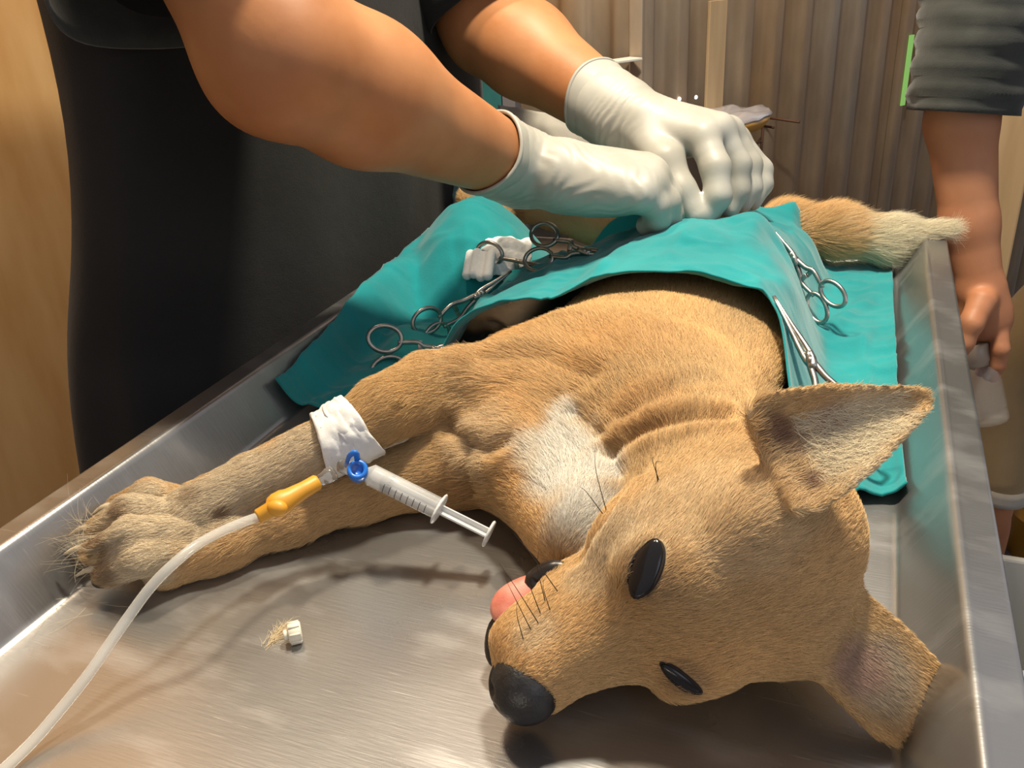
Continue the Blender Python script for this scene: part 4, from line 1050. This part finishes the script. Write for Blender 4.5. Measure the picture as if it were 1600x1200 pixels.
def bead(c, axis, r, name='cuff_bead', flare=1.0, tilt=0.0, par=None):
    u = nrm(np.cross(axis, [0, 0, 1])); v = np.cross(axis, u); t = np.linspace(0, 2*np.pi, 48, endpoint=False)
    ring = np.array([c+r*(math.cos(a)*u+flare*math.sin(a)*v)+axis*(.0018*math.sin(3*a+1)+tilt*math.sin(a)) for a in t])
    ring2 = ring+axis*.018*(1+.2*np.sin(5*t))[:, None]-(ring-c)*.07
    ring3 = ring+axis*.006+(ring-c)*.03
    n_ = len(t); V = np.concatenate([ring, ring3, ring2]); F = []
    for k in range(2):
        for j in range(n_): F.append((k*n_+j, k*n_+(j+1) % n_, (k+1)*n_+(j+1) % n_, (k+1)*n_+j))
    return cat_(tube(ring, .0017, 8, closed=True), (V, F))
mk('cuff', bead(W2-aL*.034, aL, .0355, tilt=.004), M_GLOVE, gl)
# near hand (right hand): seen from the little-finger side, index reaching to the wound
aR = nrm(W1-EB1)
g = Grid(P(930, 280, y=.71)-np.array([.13, .12, .11]), P(930, 280, y=.71)+np.array([.15, .12, .11]), .0014)
wr = P(868, 274, y=.705)
mcp = [P(1012, 268, y=.750), P(1016, 276, y=.730), P(1012, 288, y=.710), P(1000, 304, y=.693)]
g.cone(W1-aR*.012, W1+aR*.012, .0345, .0325, .004); g.cone(W1+aR*.012, wr, .0325, .0285, .008)
for q, m_ in enumerate(mcp): g.cone(wr+(m_-wr)*.10, m_, .0235, [.0165, .0170, .0165, .0150][q], .012)
g.ell((wr+mcp[2])/2+np.array([0, .004, -.006]), (.045, .034, .024), k=.012)
finger(g, [mcp[0], P(1052, 298, y=.752), P(1068, 326, y=.748), P(1084, 346, y=.744)], [.0125, .0112, .0100, .0085])
finger(g, [mcp[1], P(1046, 306, y=.734), P(1058, 330, y=.738), P(1066, 350, y=.742)], [.0130, .0115, .0102, .0088])
finger(g, [mcp[2], P(1040, 316, y=.715), P(1044, 340, y=.720), P(1030, 358, y=.730)], [.0128, .0112, .0100, .0085])
finger(g, [mcp[3], P(1024, 322, y=.700), P(1028, 342, y=.704), P(1010, 352, y=.712)], [.0120, .0105, .0095, .0082])
finger(g, [wr+np.array([.02, .025, -.005]), P(985, 295, y=.775), P(1040, 322, y=.770), P(1078, 344, y=.756)], [.0180, .0145, .0115, .0090], .006)
glove_cuff_wrinkles(g, wr, aR, (-.008, .022), .0007, .0065, 2)
gr = mk('glove', g.mesh(), M_GLOVE, surgeon, label='white latex glove, near hand')
mk('cuff', bead(W1-aR*.034, aR, .0350, tilt=-.004), M_GLOVE, gr)
# pale loop of tissue pinched between the finger tips
lp = catmull([P(1096, 300, y=.742), P(1098, 322, y=.740), P(1099, 346, y=.738), P(1092, 352, y=.738)], 12)
mk('tissue_loop', tube(lp, .0022, 8), M_MILKY, label='pale loop of tissue pinched between the gloved finger tips', cat='tissue')

# ------------------------------------------------------------------ the assistant at the far right corner
helper = thing('person', (.30, 1.18, -.85), 'assistant in a dark sweater whose bare hand hangs past the table corner', 'person')
YA = 1.02
a0, a1, a2, a3 = P(1518, 60, y=YA+.02), P(1502, 190, y=YA+.01), P(1514, 350, y=YA), P(1534, 455, y=YA-.01)
g = Grid(a3-np.array([.10, .10, .16]), a3+np.array([.12, .10, .34]), .0019)
g.chain([a0, a1, a2, a3], [.038, .0335, .0275, .0215], .012, sq=(np.array([0, 1, 0]), 1.15))
kn = P(1545, 500, y=YA-.01)
g.cone(a3, kn, .0235, .0230, .01, sq=(np.array([0, 1, 0]), 1.3))
g.ell(P(1538, 490, y=YA-.01), (.026, .019, .030), k=.008)
for q, (m0, m1, m2, m3) in enumerate((((1560, 505), (1563, 545), (1558, 570), (1552, 588)), ((1553, 507), (1557, 548), (1550, 572), (1545, 586)), ((1545, 508), (1548, 548), (1540, 570), (1534, 580)), ((1536, 508), (1538, 545), (1530, 562), (1524, 570)))):
    yy = YA-.026+.018*q
    g.chain([P(*m0, y=YA-.012+.006*q), P(*m1, y=yy), P(*m2, y=yy+.002), P(*m3, y=yy+.006)], [.0105, .0092, .0084, .0070], .003)
g.chain([P(1535, 470, y=YA-.03), P(1518, 505, y=YA-.048), P(1506, 535, y=YA-.052), P(1502, 548, y=YA-.050)], [.0150, .0115, .0098, .0080], .006)
mk('arm', g.mesh(), M_SKIN2, helper, label='bare forearm and hand gripping the bottle')
sleeve(P(1530, -80, y=YA+.03)+[.02, .02, .10], P(1502, 176, y=YA+.008), .070, .0525, 81, 'sleeve', helper, M_BLACK2, .10, 40, 72, .035)
rings = []
for z, rx, ry in ((-.12, .13, .18), (.05, .135, .19), (.25, .14, .2), (.42, .14, .2), (.50, .11, .16)):
    rings.append(sring((.385, 1.26), rx, ry, z, wav=.01, ph=z*7))
mk('sweater', loft(rings), M_BLACK2, helper)
kx0 = P(1574, 560, y=1.34); kn1 = P(1562, 766, y=1.30)
mk('trouser_leg', tube(catmull([(.38, 1.34, -.08), kx0+[.015, 0, 0], (kx0+kn1)/2, kn1], 14), np.interp(np.linspace(0, 1, 14), [0, .35, .7, 1], [.09, .058, .044, .034]), 22), M_KHAKI, helper, label='khaki trouser leg rolled up to the shin')
mk('trouser_leg', tube([(.54, 1.30, -.08), (.56, 1.30, -.42)], [.10, .06], 22), M_KHAKI, helper)
mk('trouser_cuff', tube(catmull([kn1+[.0, .0, .012], kn1-[.001, .001, .010]], 4), .039, 22), M_GREYPAD, helper)
mk('shin', tube(catmull([kn1, P(1552, 800, y=1.30), P(1545, 850, y=1.30), (.235, 1.30, -.80)], 16), np.linspace(.027, .022, 16), 18), M_SKIN2, helper)
mk('shin', tube([(.56, 1.30, -.42), (.56, 1.30, -.80)], [.035, .026], 18), M_SKIN2, helper)
for c in ((.235, 1.26, -.825), (.56, 1.26, -.825)): mk('sandal', ellipsoid(c, (.04, .10, .025), np.eye(3)), M_RUBBER, helper)
# glass bottle in the hand
bt, bb = P(1520, 538, y=YA-.015), P(1546, 660, y=YA-.035); Lv = np.linalg.norm(bb-bt)
bot = thing('glass_bottle', bb, 'small clear ribbed glass bottle held in the hanging hand', 'bottle')
mk('bottle_body', lathe([(.012, Lv*.26), (.0165, Lv*.30), (.0205, Lv*.36)]+[(.0205+.0007*(q % 2), Lv*(.40+.03*q)) for q in range(15)]+[(.0208, Lv*.88), (.0208, Lv*.96), (.018, Lv), (.008, Lv*.985)], bt, bb, 28), M_GLASS, bot)
mk('cap', lathe([(.0150, 0), (.0165, Lv*.02), (.0165, Lv*.20), (.0150, Lv*.22), (.0140, Lv*.27)], bt, bb, 24), M_CAPBR, bot)
# ------------------------------------------------------------------ things at the back and at the right
# grey paper pad and pale cloth at the far end of the table, behind the arms
def crumple(c, ext, th, m, name, label, cat, seed, amp=.01, n=40, sc=.03):
    x = np.linspace(-1, 1, n); X_, Y_ = np.meshgrid(x, x, indexing='ij')
    pts = np.asarray(c)+X_[..., None]*np.asarray(ext[0])+Y_[..., None]*np.asarray(ext[1])
    nz = vnoise(pts, sc, seed)*amp+.4*amp*vnoise(pts, sc*.4, seed+1)
    nn = nrm(np.cross(ext[0], ext[1])); pts = pts+nz[..., None]*nn
    V = pts.reshape(-1, 3); F = [(i*n+j, (i+1)*n+j, (i+1)*n+j+1, i*n+j+1) for i in range(n-1) for j in range(n-1)]
    o = mk(name, (V, F), m, label=label, cat=cat); md = o.modifiers.new('thickness', 'SOLIDIFY'); md.thickness = th; return o
pa, pb, pc_, pd = P(770, 138, y=.97), P(990, 222, y=.97), P(990, 330, y=.91), P(790, 330, y=.91)
crumple((pa+pb+pc_+pd)/4, ((pb-pa+pc_-pd)/4, (pa-pd+pb-pc_)/4), .004, M_GREYPAD, 'paper_pad', 'grey folded paper pad behind the two gloved wrists', 'pad', 91, .006)
pq = P(730, 318, y=.915)
crumple(pq, (np.array([.045, .008, -.004]), np.array([.004, .02, .045])), .0025, M_PALECLOTH, 'folded_cloth', 'pale teal folded cloth behind the drape next to the gown', 'cloth', 95, .014, 36, .022)

# printed teal carton standing beyond the table by the wall
cp0 = P(700, 84, y=1.28); cp1 = P(756, 84, y=1.28)
ctn = thing('carton', (*P(716, 250, y=1.30)[:2], -.85), 'teal printed carton with a white lid between gown and far arm', 'carton')
cw = .10; cx_, cy_ = cp0[0]-.02, 1.30; topz = cp0[2]
Mx = nrm([.97, .22, 0])
body_c = np.array([P(708, 110, y=1.28)[0], 1.33, 0])
hh = topz-P(716, 90, y=1.28)[2]
front = lambda u, z: body_c+Mx*u+np.array([0, 0, z])
mk('box_body', rbox((.115, .07, .60), .002, frame4((body_c[0], body_c[1], P(716, 89, y=1.28)[2]-.30), Mx, (0, 0, 1))), M_TEALBOX, ctn, smooth=False)
mk('lid', rbox((.119, .074, .03), .002, frame4((body_c[0], body_c[1], P(716, 89, y=1.28)[2]+.0152), Mx, (0, 0, 1))), M_WHITE, ctn, smooth=False)
mk('side_flap', rbox((.020, .066, .60), .001, frame4(np.array([body_c[0], body_c[1], P(716, 89, y=1.28)[2]-.302])+Mx*.0685, Mx, (0, 0, 1))), M_GREYBOX, ctn, smooth=False)
fy = np.cross([0, 0, 1], Mx)
for q, (py, wd) in enumerate(((100, .06), (110, .08), (116, .074), (122, .078), (128, .07))):
    pz = P(716, py, y=1.28)[2]
    mk('print_line', rbox((wd, .0006, .004 if q else .008), 0, frame4(np.array([body_c[0], body_c[1], pz])-fy*.0353-Mx*.008, Mx, (0, 0, 1))), M_PRINT, ctn, smooth=False)
mk('stand', rbox((.14, .09, .85+P(716, 89, y=1.28)[2]-.603), .004, frame4((body_c[0], body_c[1], (-.85+P(716, 89, y=1.28)[2]-.603)/2), Mx, (0, 0, 1))), M_GREYBOX, ctn, smooth=False)

# wire bracket on the corrugated wall with a yellow dish on it
rk = onwall(1166, 236, .012); WN3 = np.array([*WN, 0.]); WD3 = np.array([*WD, 0.])
dc = onwall(1126, 190, .075)
br = thing('wire_bracket', rk-[0, 0, .08], 'rusty wire bracket fixed to the corrugated wall under the yellow dish', 'bracket')
zt = dc[2]-.022
for s in (-.030, .035):
    a = rk+WD3*s; a[2] = zt; lo_ = a-[0, 0, .115]
    mk('upright', tube([a+WN3*.004, lo_+WN3*.004], .0022, 6), M_WIRE, br)
    mk('arm', tube([a-WN3*.006, a+WN3*.085], .0022, 6), M_WIRE, br)
for k in range(4):
    z = zt-.018-.026*k; a = rk+WD3*(-.030); b = rk+WD3*.035; a[2] = b[2] = z
    mk('rung', tube([a+WN3*.004, b+WN3*.004], .0018, 6), M_WIRE, br)
dish = thing('yellow_dish', dc-[0, 0, .018], 'shallow yellow plastic dish wrapped in clear film on the wall bracket', 'dish')
def oval(c, prof, ax_, by, n=40):
    t = np.linspace(0, 2*np.pi, n, endpoint=False)
    rr = [np.asarray(c)+np.outer(np.cos(t)*r*ax_, WD3)+np.outer(np.sin(t)*r*by, WN3)+np.array([0, 0, z]) for r, z in prof]
    return loft(rr)
mk('dish_body', oval(dc, [(.60, -.019), (.85, -.016), (.97, -.004), (1.0, .003), (.95, .003), (.80, -.010), (.3, -.012)], .105, .055), M_YELLOW, dish)
fm = oval(dc, [(1.01, .0025), (1.02, .005), (.92, .010), (.7, .014), (.4, .015), (.1, .015)], .105, .055)
fv = fm[0]+(.006*vnoise(fm[0], .022, 33))[:, None]*np.array([.3, .3, 1])
mk('film_cover', (fv, fm[1]), M_SMOKE, dish)

# light coming through gaps in the sheets
for k, (px, py, r) in enumerate(((1062, 155, .0036), (1088, 152, .0034))):
    c = onwall(px, py, .0125)
    mk('nail_hole', lathe([(r, 0), (r*.9, .0012), (r*.3, .0014)], c-WN3*.001, c+WN3, 14), M_SKY, label='bright nail hole in the corrugated wall, '+('left of the pair' if k == 0 else 'right of the pair'), cat='hole', group='nail holes')
gz0, gz1 = onwall(1421, 55, .014), onwall(1408, 165, .014)
mk('wall_gap', (np.array([gz0-WD3*.001, gz0+WD3*.014, gz1+WD3*.010, gz1-WD3*.004, gz0-WD3*.001+WN3*.002, gz0+WD3*.014+WN3*.002, gz1+WD3*.010+WN3*.002, gz1-WD3*.004+WN3*.002]), [(3, 2, 1, 0), (4, 5, 6, 7), (0, 1, 5, 4), (1, 2, 6, 5), (2, 3, 7, 6), (3, 0, 4, 7)]), M_GREEN, smooth=False, label='glowing green gap in the wall beside the dark sleeve', cat='gap')
on_wall_strip(1122, 0, 168, .040, .006, 'wall_batten', M_WOOD, label='flat tan timber batten on the corrugated wall above the dish', cat='batten')
lg = onwall(975, 94, .02)
mk('wall_ledge', rbox((.05, .03, .004), .001, frame4(lg, WD3, (0, 0, 1))), M_WHITE, smooth=False, label='thin white ledge on the wall above the far glove', cat='ledge')

# tan board behind the assistant
bx = P(1570, 300, y=1.62)
mk('plank', rbox((.052, .022, 1.62), .003, frame4((bx[0], bx[1], -.85+.81), (1, 0, 0), (0, 0, 1))), M_WOOD, smooth=False, label='tall tan plank standing behind the hanging arm', cat='plank')
# crate and yellow bucket on the floor at the right
cc0 = P(1592, 985, y=1.0); ctop = cc0[2]
cr_ = thing('crate', (cc0[0]+.10, 1.04, -.85), 'pale grey plastic crate on the floor right of the table', 'crate')
def crate_wall(c, sz): return rbox(sz, .004, frame4(c, (1, 0, 0), (0, 0, 1)))
hx_ = ctop+.85; xc, yc = cc0[0]+.105, 1.04
for nme, dx, dy, sx, sy in (('side_panel', -.14, 0, .012, .24), ('side_panel', .14, 0, .012, .24), ('end_panel', 0, -.115, .28, .012), ('end_panel', 0, .115, .28, .012)):
    mk(nme, crate_wall((xc+dx, yc+dy, -.85+hx_/2), (sx, sy, hx_)), M_GREYPL, cr_, smooth=False)
mk('bottom', crate_wall((xc, yc, -.85+.01), (.28, .23, .02)), M_GREYPL, cr_, smooth=False)
yb_ = P(1600, 690, y=1.75)
mk('bucket', lathe([(.10, 0), (.125, yb_[2]+.85-.02), (.135, yb_[2]+.85), (.125, yb_[2]+.85), (.112, .1), (.09, .02)], (yb_[0]+.105, 1.75, -.85), (yb_[0]+.105, 1.75, 0), 30), M_YELLOW, label='yellow plastic bucket at the right edge beyond the trouser leg', cat='bucket')
